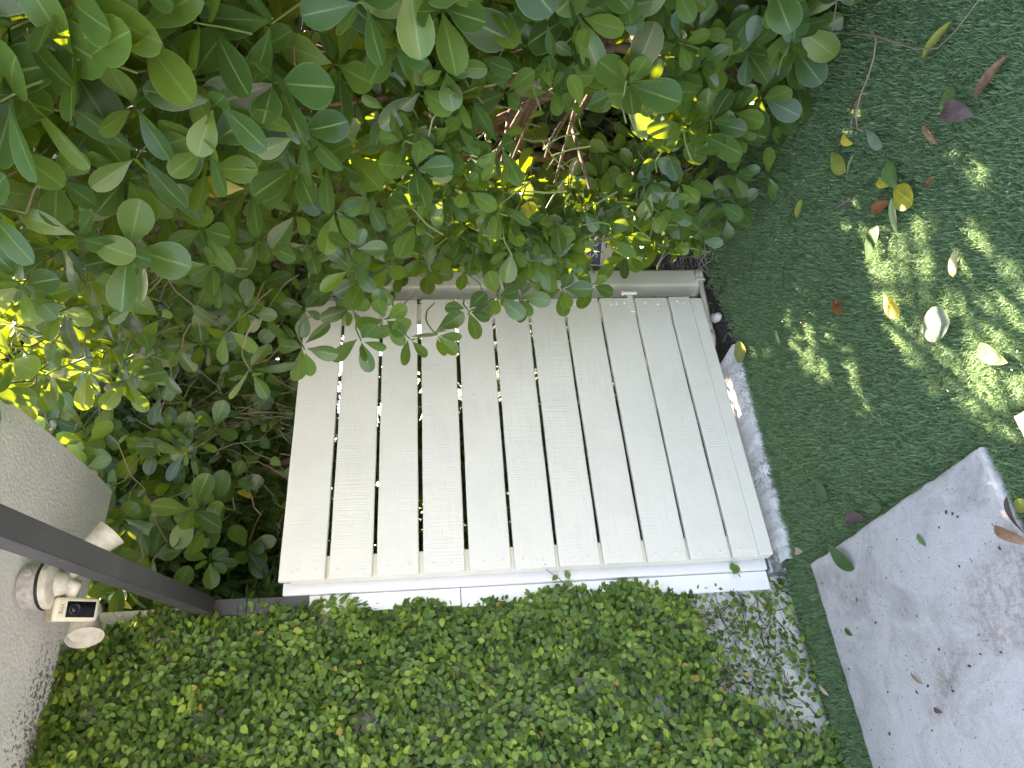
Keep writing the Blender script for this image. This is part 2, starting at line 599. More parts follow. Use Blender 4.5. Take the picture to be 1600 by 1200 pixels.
# ------------------------------------------------------------------ leaf shapes
def leaf_shape(kind, nv=7, nu=5, bend=0.15, fold=0.12, wide=0.3, twist=0.0, cup=0.0):
    """leaf of length 1 along +y from its stalk, face up +z; returns verts, quads, uv"""
    V, U = [], []
    ts = np.linspace(0, 1, nv)
    if kind == 'obovate' and nv > 5:
        ts = np.interp(ts, [0, 0.25, 0.5, 0.625, 0.75, 0.875, 1], [0, 0.27, 0.58, 0.73, 0.86, 0.955, 1])
    for t in ts:
        if kind == 'obovate':            # narrow at the stalk, broad round end
            wv = wide * math.sin(math.pi / 2 * min(1.0, t / 0.66)) ** 1.35 * max(0.0, 1 - (max(0, t - 0.66) / 0.342) ** 2) ** 0.5 + 0.010
            if t > 0.999:
                wv = wide * 0.12
        elif kind == 'ovate':            # broad below the middle, pointed
            wv = wide * 1.9 * (t ** 0.55) * (1 - t) ** 0.75 + 0.012
        else:                            # lanceolate
            wv = wide * 1.75 * (t ** 0.7) * (1 - t) ** 0.8 + 0.010
        for k in range(nu):
            u = -1 + 2 * k / (nu - 1)
            x = u * wv
            z = -bend * t * t + fold * abs(u) * wv + cup * (u * u) * wv
            a = twist * t
            V.append((x * math.cos(a) - z * math.sin(a), t, x * math.sin(a) + z * math.cos(a)))
            U.append((0.5 + 0.5 * u, t))
    F = []
    for i in range(nv - 1):
        for k in range(nu - 1):
            a = i * nu + k
            F.append((a, a + 1, a + nu + 1, a + nu))
    return np.array(V), np.array(F), np.array(U)


def cluster_mesh(name, tpl, mats, tint):
    """joins many transformed copies of leaf templates; mats (n,4,4), tpl index per leaf"""
    Vs, Fs, Us, Ts = [], [], [], []
    off = 0
    ti = np.arange(len(mats)) % len(tpl)
    for k, (V, F, U) in enumerate(tpl):
        A = mats[ti == k]
        if len(A) == 0:
            continue
        tn = tint[ti == k]
        W = np.einsum('nij,vj->nvi', A[:, :3, :3], V) + A[:, None, :3, 3]
        n, nv = W.shape[:2]
        Vs.append(W.reshape(-1, 3))
        Fs.append((F[None] + (np.arange(n) * nv)[:, None, None] + off).reshape(-1, 4))
        Us.append(np.tile(U, (n, 1)))
        Ts.append(np.repeat(tn, nv))
        off += n * nv
    return np_mesh(name, np.concatenate(Vs), np.concatenate(Fs), None, np.concatenate(Us), np.concatenate(Ts))


def template_mesh(name, t, m):
    me = np_mesh(name, t[0], t[1], None, t[2], np.full(len(t[0]), 0.5))
    me.materials.append(m)
    return me


def leaf_matrix(pos, d, n, size, wf=1.0):
    d = d.normalized()
    n = (n - d * n.dot(d))
    n = n.normalized() if n.length > 1e-5 else d.orthogonal().normalized()
    x = d.cross(n)
    return np.array(((x.x * size * wf, d.x * size, n.x * size, pos.x), (x.y * size * wf, d.y * size, n.y * size, pos.y), (x.z * size * wf, d.z * size, n.z * size, pos.z), (0, 0, 0, 1)))


OCC_V, OCC_F = [], []


def occluder(lo, hi):
    b = len(OCC_V)
    for x in (lo[0], hi[0]):
        for y in (lo[1], hi[1]):
            for z in (lo[2], hi[2]):
                OCC_V.append((x, y, z))
    for f in ((0, 1, 3, 2), (4, 6, 7, 5), (0, 4, 5, 1), (2, 3, 7, 6), (0, 2, 6, 4), (1, 5, 7, 3)):
        OCC_F.append(tuple(b + k for k in f))


def rank_leaves(mats, bvh):
    """how large each leaf shows in the photograph: visible share of sample points x projected area (px^2)"""
    pts = np.array([(0, 0.35, 0.01), (0, 0.65, 0.01), (0.15, 0.55, 0.01), (-0.15, 0.55, 0.01), (0, 0.88, 0.01)])
    P = np.einsum('nij,vj->nvi', mats[:, :3, :3], pts) + mats[:, None, :3, 3]
    C = np.array(CAM)
    v = P - C
    D = -(v @ np.array(BACK))
    ix = 800 + FPX * (v @ np.array(DOWN)) / np.maximum(D, 0.05)
    iy = 600 - FPX * (v @ np.array(RIGHT)) / np.maximum(D, 0.05)
    inside = (D > 0.1) & (ix > 0) & (ix < 1600) & (iy > 0) & (iy < 1200)
    L = np.linalg.norm(mats[:, :3, 1], axis=1)
    N = mats[:, :3, 2] / L[:, None]
    view = v[:, 1] / np.linalg.norm(v[:, 1], axis=1)[:, None]
    area = (L * FPX / np.maximum(D[:, 1], 0.1)) ** 2 * 0.4 * (0.15 + np.abs((N * view).sum(1)))
    score = np.zeros(len(mats))
    for i in np.nonzero(inside.any(1))[0]:
        s = 0
        for k in range(5):
            if not inside[i, k]:
                continue
            dv = Vector(v[i, k])
            dist = dv.length
            hit = bvh.ray_cast(CAM, dv / dist, dist - 0.012)
            if hit[0] is None:
                s += 1
        score[i] = s / 5.0 * area[i]
    return score


# ================================================================== LARGE STRUCTURE
# ground
def sheet(name, x0, y0, x1, y1, z, m, nx=2, ny=2, amp=0.0):
    rng = random.Random(5)
    bm = bmesh.new()
    g_ = [[bm.verts.new((x0 + (x1 - x0) * i / (nx - 1), y0 + (y1 - y0) * j / (ny - 1), z + rng.uniform(-amp, amp))) for j in range(ny)] for i in range(nx)]
    for i in range(nx - 1):
        for j in range(ny - 1):
            bm.faces.new((g_[i][j], g_[i + 1][j], g_[i + 1][j + 1], g_[i][j + 1]))
    return from_bm(name, bm, m, None, True)


tag(sheet('ground', -60, -60, 60, 60, -0.012, M['far_ground']), kind='structure')
tag(sheet('lawn_backing', -3.2, -5.0, 3.0, 0.10, 0.0, M['turf_base']), kind='structure')
M['bounce_ground'] = mat('bounce_ground_grey', (0.43, 0.43, 0.43), 0.85)
tag(sheet('bounce_ground', -12.0, -12.0, -2.4, 0.10, 0.020, M['bounce_ground']), kind='structure')  # added unseen pale ground, throws sunlight back onto soffit, gate and fig
tag(sheet('soil_bed', 0.953, -0.08, 3.2, 0.9, 0.006, M['soil'], 60, 30, 0.010), kind='structure')

# concrete strip under the gate, broken edge towards the lawn
rng = random.Random(11)
bm = bmesh.new()
n = 60
top, bot, back = [], [], []
for i in range(n + 1):
    x = -0.02 + 0.97 * i / n
    y = 0.022 - 0.072 * i / n + rng.uniform(-0.008, 0.008) + 0.006 * math.sin(i * 0.7)
    top.append(bm.verts.new((x, y, 0.034 + rng.uniform(-0.004, 0.003))))
    bot.append(bm.verts.new((x, y - 0.012 + rng.uniform(-0.004, 0.004), 0.0)))
    back.append(bm.verts.new((x, 0.42, 0.036)))
for i in range(n):
    bm.faces.new((bot[i], bot[i + 1], top[i + 1], top[i]))
    bm.faces.new((top[i], top[i + 1], back[i + 1], back[i]))
tag(from_bm('kerb_strip', bm, M['kerb'], None, True), kind='structure')

# wall the fig grows on, with the roof slab on it
wall = box('garden_wall', (-3.6, 0.14, -0.01), (-0.045, 0.34, 2.66), M['wall'], None, 0.006, 2)
tag(wall, 'white stucco wall smothered in creeping fig to the left of the gate', 'wall')
outline = [(-3.6, 0.138), (0.434, 0.138), (0.430, 0.0), (0.424, -0.16), (0.421, -0.28), (0.414, -0.44), (0.400, -0.62), (0.385, -0.72), (0.36, -0.84), (0.30, -0.90), (-3.6, -0.92)]
bm = bmesh.new()
lo_ = [bm.verts.new((x, y, 2.662)) for x, y in outline]
hi_ = [bm.verts.new((x, y, 2.90)) for x, y in outline]
bm.faces.new(lo_[::-1])
bm.faces.new(hi_)
for i in range(len(outline)):
    j = (i + 1) % len(outline)
    bm.faces.new((lo_[i], lo_[j], hi_[j], hi_[i]))
es = [e for e in bm.edges if abs(e.verts[0].co.z - e.verts[1].co.z) < 1e-4 and e.verts[0].co.z < 2.7]
bmesh.ops.bevel(bm, geom=es, offset=0.012, segments=3, profile=0.5, affect='EDGES')
roof = from_bm('roof_overhang', bm, M['soffit'])
sharp_smooth(roof, 30)
tag(roof, 'grey textured stucco overhang jutting out above the fig wall', 'roof')
occluder((-3.6, 0.14, 0), (-0.045, 0.34, 2.66))
occluder((-3.6, -0.85, 2.66), (0.41, 0.138, 2.9))

# dark metal frame: an upright beside the white post and an arm under the overhang
fr = empty('metal_frame', (-0.06, 0.15, 1.9), 'dark bronze metal beam on a short upright under the grey overhang', 'beam')
a0 = Vector((-0.052, 0.128, 2.196))
a1 = Vector((-0.318, -1.90, 2.196))
ay = (a0 - a1).normalized()
ax = ay.cross(Vector((0, 0, 1))).normalized()
mt = Matrix((ax, ay, Vector((0, 0, 1)))).transposed().to_4x4()
mt.translation = a1
L_ = (a0 - a1).length
box('beam', (-0.029, 0, 0.0), (0.029, L_ + 0.03, 0.060), M['bronze'], fr, 0.0025, 2, mt)
box('upright', (-0.092, 0.100, 1.86), (-0.036, 0.137, 2.081), M['bronze'], fr, 0.002)
box('corner_sleeve', (-0.094, 0.098, 2.083), (-0.034, 0.1375, 2.2), M['bronze'], fr, 0.002)
occluder((-0.35, -1.9, 2.2), (-0.22, -1.2, 2.27))

# ------------------------------------------------------------------ gate posts
lp = empty('gate_post', (0.0, 0.12, 0.03), 'white painted timber post between the slatted gate and the fig wall', 'post')
box('jamb_board', (-0.036, 0.088, 0.085), (0.010, 0.150, 1.956), M['post_paint'], lp, 0.003, 2)
box('jamb_board', (-0.110, 0.106, 0.085), (-0.0385, 0.138, 1.30), M['post_paint'], lp, 0.002)
box('jamb_board', (-0.104, 0.104, 1.303), (-0.0385, 0.138, 1.935), M['post_paint'], lp, 0.002)
bk = box('post_bracket', (-0.055, 0.070, 0.0), (0.016, 0.136, 0.080), M['galv'], lp, 0.003, 2)
for x_, z_ in ((-0.042, 0.022), (-0.006, 0.024), (-0.022, 0.055)):
    bm = bmesh.new()
    bm_lathe(bm, [(0.0, 0.006), (0.007, 0.005), (0.008, 0.0)], frame_z((x_, 0.070, z_), (0, -1, 0)), 6)
    from_bm('bolt', bm, M['galv'], bk)

rp = empty('gate_post', (1.45, 0.11, 0.02), 'cream painted square post with rounded corners behind the clusia leaves', 'post')
bm = bmesh.new()
bm_box(bm, (1.400, 0.060, 0.02), (1.505, 0.162, 1.955), 0.014, 4)
o = from_bm('post_body', bm, M['cream_paint'], rp)
sharp_smooth(o, 50)
box('post_cap', (1.397, 0.057, 1.957), (1.508, 0.165, 1.975), M['cream_paint'], rp, 0.004, 2)

# ------------------------------------------------------------------ slatted gate
gate = empty('slatted_gate', (0.63, 0.03, 0.1), 'closed white gate of wide horizontal planks with dark gaps', 'gate')
PITCH = 0.1700
GAP = [0.0135, 0.0165, 0.0175, 0.0165, 0.015, 0.0135, 0.0135, 0.013, 0.012, 0.0105]
rng = random.Random(3)
ztop = 1.956
for i in range(11):
    hi = ztop - i * PITCH - (0.0 if i == 0 else GAP[i - 1] / 2)
    lo = ztop - (i + 1) * PITCH + (GAP[i] / 2 if i < 10 else 0.0)
    if i == 10:
        lo = 0.146
    x0 = -0.008 + rng.uniform(-0.002, 0.002)
    x1 = 1.2725 + rng.uniform(-0.003, 0.003)
    y0 = rng.uniform(-0.001, 0.001)
    bm = bmesh.new()
    nx = 16
    prof = [(0.003, 0.0), (0.0, 0.003), (0.0, 0.021), (0.002, 0.023)]
    rings = []
    sag = rng.uniform(-0.0015, 0.0015)
    warp = rng.uniform(-0.002, 0.002)
    for k in range(nx + 1):
        t = k / nx
        x = x0 + (x1 - x0) * t
        dz = sag * math.sin(math.pi * t) + 0.0006 * math.sin(t * 23 + i * 2.1)
        dy = warp * math.sin(math.pi * t)
        zl, zh = lo + dz, hi + dz * 0.8
        ring = [(x, y0 + 0.0025 + dy, zl), (x, y0 + dy, zl + 0.0035), (x, y0 + dy, zh - 0.0035), (x, y0 + 0.0025 + dy, zh), (x, y0 + 0.022 + dy, zh), (x, y0 + 0.022 + dy, zl)]
        rings.append([bm.verts.new(p) for p in ring])
    for a, b in zip(rings, rings[1:]):
        for k in range(6):
            bm.faces.new((a[k], a[(k + 1) % 6], b[(k + 1) % 6], b[k]))
    bm.faces.new(rings[0][::-1])
    bm.faces.new(rings[-1])
    pl = from_bm('plank', bm, M['plank'], gate)
    # screw heads, filled over with paint
    bm = bmesh.new()
    for end in (0, 1):
        for q in range(2 + (rng.random() < 0.35)):
            zz = lo + (hi - lo) * (0.27 + 0.46 * q if q < 2 else rng.uniform(0.4, 0.6)) + rng.uniform(-0.012, 0.012)
            xx = (x0 + 0.030 if end == 0 else x1 - 0.032) + rng.uniform(-0.007, 0.007)
            bm_lathe(bm, [(0.0074, -0.001), (0.0070, 0.0016), (0.0052, 0.0030), (0.0036, 0.0012), (0.0, 0.0004)], frame_z((xx, y0, zz), (0, -1, 0)), 8)
    tag(from_bm('screw_heads', bm, M['plank'], pl), kind='stuff')
occluder((-0.008, 0.0, 0.14), (1.27, 0.06, 1.956))
box('stile', (-0.0045, 0.0235, 0.150), (0.0845, 0.066, 1.921), M['cream_paint'], gate, 0.003, 2)
box('stile', (1.178, 0.0235, 0.150), (1.268, 0.066, 1.930), M['cream_paint'], gate, 0.003, 2)
box('bottom_rail', (-0.003, 0.003, 0.086), (1.270, 0.058, 0.1445), M['plank'], gate, 0.004, 2)
hg = box('hinge', (1.188, -0.0035, 0.428), (1.296, 0.0045, 0.452), M['plank'], gate, 0.001)
lathe('hinge_pin', [(0, -0.034), (0.009, -0.034), (0.009, 0.030), (0.0135, 0.031), (0.0135, 0.040), (0, 0.041)], frame_z((1.300, -0.002, 0.44), (0, 0, 1)), M['plank'], hg, 12)

# ------------------------------------------------------------------ concrete pavers
def paver(label, x0, y0, x1, y1, zt, seed):
    rng = random.Random(seed)
    bm = bmesh.new()
    loop = []
    def side(ax_, ay_, bx_, by_, n):
        for k in range(n):
            t = k / n
            j = 0 if k == 0 else 1
            loop.append((ax_ + (bx_ - ax_) * t + j * rng.uniform(-0.003, 0.003), ay_ + (by_ - ay_) * t + j * rng.uniform(-0.003, 0.003)))
    side(x0, y0, x1, y0, 30)
    side(x1, y0, x1, y1, 30)
    side(x1, y1, x0, y1, 30)
    side(x0, y1, x0, y0, 30)
    cx, cy = (x0 + x1) / 2, (y0 + y1) / 2
    def ring(inset, z, jit):
        out = []
        for x, y in loop:
            sx = -1 if x > cx else 1
            sy = -1 if y > cy else 1
            ex = min(abs(x - x0), abs(x - x1)) < 0.02
            ey = min(abs(y - y0), abs(y - y1)) < 0.02
            out.append(bm.verts.new((x + (sx * inset if ex else 0), y + (sy * inset if ey else 0), z + rng.uniform(-jit, jit))))
        return out
    r0 = ring(0.0, -0.03, 0)
    r1 = ring(0.0, zt - 0.008, 0.0015)
    r2 = ring(0.004, zt - 0.002, 0.0008)
    r3 = ring(0.012, zt, 0.0)
    for a, b in ((r0, r1), (r1, r2), (r2, r3)):
        for k in range(len(a)):
            j = (k + 1) % len(a)
            bm.faces.new((a[k], a[j], b[j], b[k]))
    bm.faces.new(r3)
    o = from_bm('concrete_paver', bm, M['paver'])
    sharp_smooth(o, 60)
    return tag(o, label, 'paver')


paver('large pale concrete paver set in the turf below the fig wall', -1.15, -1.079, -0.088, -0.132, 0.031, 1)
paver('corner of the neighbouring concrete paver beyond a strip of turf', -1.15, -2.25, -0.074, -1.212, 0.031, 2)

paver('unseen pale concrete paver added as light bounce further along the fig wall', -2.24, -1.079, -1.28, -0.132, 0.031, 3)  # this and the next three: unseen, added to bounce neutral light upward
paver('unseen pale concrete paver added as light bounce left of the neighbouring paver', -2.24, -2.25, -1.28, -1.212, 0.031, 4)
paver('unseen pale concrete paver added as light bounce behind the photographer', -1.15, -3.40, -0.074, -2.38, 0.031, 5)
paver('unseen pale concrete paver added as light bounce at the far left corner', -2.24, -3.40, -1.28, -2.38, 0.031, 6)

# ================================================================== FLOODLIGHT CAMERA under the overhang
fl = empty('floodlight_camera', (-0.06, -0.26, 2.66), 'cream security camera with two round floodlights hanging from the grey overhang', 'security camera')
base = Vector((-0.062, -0.262, 2.6605))
ad = Vector((0.05, 0.10, -1.0)).normalized()
mb = frame_z(base, ad)
jb = lathe('junction_box', [(0.0, 0.0), (0.066, 0.0), (0.069, 0.010), (0.069, 0.046), (0.066, 0.050), (0.0, 0.050)], mb, M['box_metal'], fl, 32)
for an in (0.6, 2.4, 4.4):
    bm = bmesh.new()
    pp = mb @ Vector((0.069 * math.cos(an), 0.069 * math.sin(an), 0.026))
    bm_lathe(bm, [(0.013, 0.0), (0.013, 0.004), (0.009, 0.007), (0.0, 0.007)], frame_z(pp, (mb.to_3x3() @ Vector((math.cos(an), math.sin(an), 0)))), 12)
    from_bm('box_plug', bm, M['box_metal'], jb)
lathe('gasket', [(0.0, 0.0505), (0.074, 0.0505), (0.0765, 0.055), (0.074, 0.0595), (0.0, 0.0595)], mb, M['black_rubber'], fl, 36)
bp = lathe('base_plate', [(0.0, 0.060), (0.073, 0.060), (0.073, 0.080), (0.066, 0.087), (0.040, 0.091), (0.036, 0.100), (0.030, 0.116), (0.016, 0.126), (0.0, 0.128)], mb, M['aged_plastic'], fl, 36)
bm = bmesh.new()
for k in range(5):
    for q in range(3):
        an = -2.2 + q * 0.11
        pp = mb @ Vector((0.0733 * math.cos(an), 0.0733 * math.sin(an), 0.063 + k * 0.0032))
        bm_box(bm, (-0.0035, -0.0006, -0.0003), (0.0035, 0.0006, 0.0003), 0, 1, frame_z(pp, (mb.to_3x3() @ Vector((math.cos(an), math.sin(an), 0)))))
tag(from_bm('rating_print', bm, M['grey_print'], bp), kind='stuff')
# camera body: looks steeply down towards the lawn
bc = Vector((-0.128, -0.214, 2.512))
fz = Vector((-0.16, -0.62, -0.77)).normalized()
upv = Vector((0.04, 0.0, 1.0))
fx = upv.cross(fz).normalized()
fy = fz.cross(fx).normalized()
mc = Matrix((fx, fy, fz)).transposed().to_4x4()
mc.translation = bc
bm = bmesh.new()
bm_box(bm, (-0.036, -0.066, -0.072), (0.036, 0.066, 0.0), 0.011, 4, mc)
body = from_bm('camera_body', bm, M['cream_plastic'], fl)
sharp_smooth(body, 50)
box('end_cap', (-0.0345, 0.060, -0.070), (0.0345, 0.0672, -0.012), M['tan_plastic'], body, 0.006, 3, mc)
pn = box('black_panel', (-0.024, -0.052, -0.003), (0.024, 0.034, 0.0016), M['black_gloss'], body, 0.0012, 2, mc)
ml = mc @ Matrix.Translation((0, 0.010, 0.0016))
lathe('lens_ring', [(0.0175, 0.0), (0.0175, 0.002), (0.015, 0.0032), (0.0125, 0.0014), (0.0, 0.0012)], ml, M['black_rubber'], pn, 28)
lathe('lens', [(0.0105, 0.0014), (0.0088, 0.0038), (0.005, 0.0056), (0.0, 0.0062)], ml, M['lens'], pn, 24)
tm = mc @ Matrix.Translation((0, 0.046, 0.0004)) @ Matrix.Rotation(math.radians(180), 4, 'Z')
text_mesh('lettering', 'ring', 0.019, tm, M['grey_print'], body)
tube('swivel_arm', [mb @ Vector((0, 0, 0.118)), mb @ Vector((0.0, 0.0, 0.140)), mc @ Vector((0, 0.0, -0.085)), mc @ Vector((0, 0, -0.068))], [0.020, 0.018, 0.020, 0.026], M['aged_plastic'], fl, 14)
lathe('swivel_ball', [(0.0, -0.034), (0.02, -0.028), (0.032, -0.008), (0.033, 0.006), (0.024, 0.024), (0.0, 0.034)], Matrix.Translation(mc @ Vector((0.0, -0.060, -0.052))), M['aged_plastic'], fl, 20)


def lamp(p, aim, lens_out):
    z = Vector(aim).normalized()
    m_ = frame_z(p, z)
    h = lathe('lamp_head', [(0.0, -0.060), (0.020, -0.058), (0.034, -0.048), (0.041, -0.028), (0.046, 0.0), (0.053, 0.034), (0.0545, 0.036), (0.052, 0.036), (0.047, 0.018), (0.0, 0.016)], m_, M['aged_plastic'], fl, 32)
    lathe('lamp_lens', [(0.046, 0.0165), (0.03, 0.0215), (0.0, 0.024)], m_, M['aged_plastic'], h, 28)
    tube('lamp_arm', [mb @ Vector((0, 0, 0.105)), (mb @ Vector((0, 0, 0.112)) + Vector(p)) / 2 + Vector((0, 0, -0.01)), m_ @ Vector((0, 0, -0.05))], [0.014, 0.013, 0.017], M['aged_plastic'], fl, 12)


lamp(Vector((-0.165, -0.125, 2.520)), (-0.86, -0.26, -0.30), True)
lamp(Vector((0.120, -0.150, 2.520)), (0.85, 0.15, -0.62), True)

# ================================================================== TURF
POLY = [(-1.15, -1.079, -0.088, -0.132), (-1.15, -2.25, -0.074, -1.212), (-2.24, -1.079, -1.28, -0.132), (-2.24, -2.25, -1.28, -1.212), (-1.15, -3.40, -0.074, -2.38)]


def grass_blades(seed=21):
    r = np.random.default_rng(seed)
    xs, ys = [], []
    N = 560000
    x = r.uniform(-1.3, 2.3, N)
    y = r.uniform(-2.6, 0.12, N)
    C = np.array(CAM)
    v = np.stack([x, y, np.full(N, 0.02)], 1) - C
    D = -(v @ np.array(BACK))
    ix = 800 + FPX * (v @ np.array(DOWN)) / np.maximum(D, 0.05)
    iy = 600 - FPX * (v @ np.array(RIGHT)) / np.maximum(D, 0.05)
    vis = (D > 0.1) & (ix > 900) & (ix < 1680) & (iy > -90) & (iy < 1260)
    keep = vis | (r.random(N) < 0.16)
    keep &= ~(vis & (x > 1.45) & (r.random(N) < 0.5))
    ylim = np.where(x < -0.02, 0.15 - 0.10 * np.clip(-x - 0.25, 0, 1), np.where(x < 0.95, 0.024 - 0.078 * x, -0.060 + 0.18 * (np.minimum(x, 1.5) - 0.95)))
    keep &= y < ylim + r.normal(0, 0.009, N)
    # thinner, scruffier turf between wall and paver
    keep &= ~((y > -0.125) & (x < -0.1) & (r.random(N) < 0.35))
    keep &= ~((x > 1.25) & (r.random(N) < np.clip((x - 1.25) * 1.2, 0, 0.9)))
    for x0, y0, x1, y1 in POLY:
        keep &= ~((x > x0) & (x < x1 - 0.001) & (y > y0 + 0.001) & (y < y1 - 0.001))
    x, y = x[keep], y[keep]
    n = len(x)
    # tufts: blades of one tuft lean alike
    cell = 0.007
    key = (np.floor(x / cell).astype(int) * 7919 + np.floor(y / cell).astype(int) * 104729) % 65536
    tab = r.random((65536, 2))
    az = tab[key, 0] * 2 * np.pi + r.normal(0, 1.5, n)
    # a general nap, brushed towards the camera's right
    az = np.arctan2(np.sin(az) - 0.18, np.cos(az) + 0.08)
    lean = np.clip(0.50 + 0.50 * tab[key, 1] + r.normal(0, 0.26, n), 0.02, 1.4)
    h = r.uniform(0.015, 0.030, n)
    curly = r.random(n) < 0.22
    h[curly] *= 0.6
    lean[curly] += 0.7
    wd = r.uniform(0.0009, 0.0016, n)
    dx, dy = np.cos(az), np.sin(az)
    px, py = -dy, dx
    rows = []
    tl = np.zeros(n)
    cx, cy, cz = x.copy(), y.copy(), np.zeros(n)
    for k, t in enumerate((0.0, 0.4, 0.75, 1.0)):
        if k:
            ang = lean * (0.35 + 0.95 * t)
            st = h * (t - pt)
            cx = cx + dx * np.sin(ang) * st
            cy = cy + dy * np.sin(ang) * st
            cz = cz + np.maximum(np.cos(ang), -0.25) * st
        pt = t
        ww = wd * (1.0 - 0.25 * t) if t < 1 else wd * 0
        if t < 1:
            rows.append(np.stack([cx - px * ww, cy - py * ww, cz], 1))
            rows.append(np.stack([cx + px * ww, cy + py * ww, cz], 1))
        else:
            rows.append(np.stack([cx, cy, np.maximum(cz, 0.002)], 1))
    V = np.stack(rows, 1).reshape(-1, 3)
    b = np.arange(n)[:, None] * 7
    F4 = np.concatenate([b + np.array([0, 1, 3, 2]), b + np.array([2, 3, 5, 4])])
    F3 = b + np.array([4, 5, 6])
    tint = np.repeat(np.clip(r.normal(0.45, 0.26, n) , 0, 1), 7)
    UV = np.tile(np.array([(0, 0), (1, 0), (0, .4), (1, .4), (0, .75), (1, .75), (.5, 1)]), (n, 1))
    me = np_mesh('grass', V, F4, F3, UV, tint)
    return link('grass', me, M['blade'])


tag(grass_blades(), 'short green artificial turf covering the ground in front of the gate', 'grass', kind='stuff')

# ================================================================== PLANTS
def hedge_face(y, z):
    """x of the clusia hedge's face (towards the path) at depth y and height z"""
    zs = [0.0, 0.3, 0.6, 0.9, 1.2, 1.5, 1.8, 2.1, 2.4, 2.8, 3.3]
    xs = [1.20, 1.10, 1.01, 0.93, 0.86, 0.79, 0.76, 0.62, 0.42, 0.36, 0.40]
    f = float(np.interp(z, zs, xs))
    if y > -0.6:
        f += 0.80 * (y + 0.6)
    f += 0.05 * math.sin(y * 5.1 + z * 3.0) + 0.035 * math.sin(y * 11 - z * 7)
    if y < -1.5:
        f += 0.05 * (-1.5 - y)
    return f


class Plant:
    def __init__(self):
        self.mats = []
        self.tint = []
        self.prot = []      # index ranges of shoots that mostly stay in the sunlit hollow
        self.stems = []     # (points, radii, kind)


def rosette(pl, rng, tip, axis, size, pairs, droop=0.15, stem=0.2, spread=1.0):
    axis = axis.normalized()
    a = axis.orthogonal().normalized()
    b = axis.cross(a)
    ph0 = rng.uniform(0, 2 * math.pi)
    base_t = rng.random()
    for p in range(pairs):
        th = math.radians(28 + 62 * (p + 0.5) / pairs * spread + rng.uniform(-8, 8))
        back = 0.012 * p * (size / 0.12)
        sz = size * (0.62 + 0.38 * min(1.0, (p + 0.6) / 1.6)) * rng.uniform(0.86, 1.12)
        for s in (0, 1):
            if p == pairs - 1 and rng.random() < 0.22:
                continue
            ph = ph0 + p * math.pi / 2 + s * math.pi + rng.uniform(-0.22, 0.22)
            rad = a * math.cos(ph) + b * math.sin(ph)
            d = axis * math.cos(th) + rad * math.sin(th) + Vector((0, 0, -droop * rng.uniform(0.3, 1.5)))
            d.normalize()
            nrm = axis - d * axis.dot(d)
            side = d.cross(nrm)
            nrm = nrm + side * rng.uniform(-0.35, 0.35)
            pos = tip - axis * back + d * 0.012
            pl.mats.append(leaf_matrix(pos, d, nrm, sz, rng.uniform(0.88, 1.12)))
            pl.tint.append(min(1, max(0, base_t * 0.55 + rng.random() * 0.45)))
    # stalk going back and in
    p1 = tip - axis * 0.07
    p2 = tip - axis * (stem * 0.6) + Vector((rng.uniform(-.02, .02), rng.uniform(-.02, .02), -0.02))
    p3 = p2 + Vector((rng.uniform(0.05, 0.14), rng.uniform(-0.08, 0.08), rng.uniform(-0.07, 0.03)))
    pl.stems.append(([tip, p1, p2], [0.0026, 0.0032, 0.0036], 'green'))
    pl.stems.append(([p2, (p2 + p3) / 2 + Vector((0, 0, 0.01)), p3], [0.0034, 0.0030, 0.0024], 'twig'))


# sun tunnels cut through the foliage, for the lawn patches and lit hollow
HOLES = [((0.48, -1.07, 0.0), 0.14), ((0.36, -1.12, 0.0), 0.20), ((0.25, -1.17, 0.0), 0.22), ((0.13, -1.23, 0.0), 0.21), ((0.03, -1.29, 0.0), 0.18), ((-0.08, -1.33, 0.0), 0.16), ((0.0, -1.40, 0.0), 0.10),
         ((0.40, -1.36, 0.0), 0.05), ((0.80, -1.86, 0.0), 0.08), ((0.80, -1.03, 0.0), 0.03)]
LIT = [((1.10, -1.02, 1.42), 0.22), ((1.02, -0.86, 1.02), 0.20), ((1.15, -0.65, 0.85), 0.24), ((1.12, -1.0, 0.95), 0.28), ((1.0, -0.85, 1.08), 0.20), ((1.30, -1.05, 0.55), 0.26), ((1.05, -1.15, 0.45), 0.24), ((1.15, -1.20, 1.25), 0.22), ((1.25, -0.45, 0.62), 0.18),
       ((0.85, -1.6, 2.3), 0.07)]


def hole_mask(P, extra=True):
    """leaves that stand in the sun's way to a lit patch"""
    P = np.asarray(P)
    out = np.zeros(len(P), dtype=bool)
    S_ = np.array(TO_SUN)
    for h, r in HOLES:
        v = P - np.array(h)
        a = v @ S_
        q = np.linalg.norm(v - a[:, None] * S_, axis=1)
        out |= (q < r) & (a > 0.1)
    if extra:                                          # tunnels cut through hedge and trees so sun reaches the hollow
        for h, r in LIT:
            v = P - np.array(h)
            a = v @ S_
            q = np.linalg.norm(v - a[:, None] * S_, axis=1)
            out |= (q < r) & (a > 0.36)
    return out


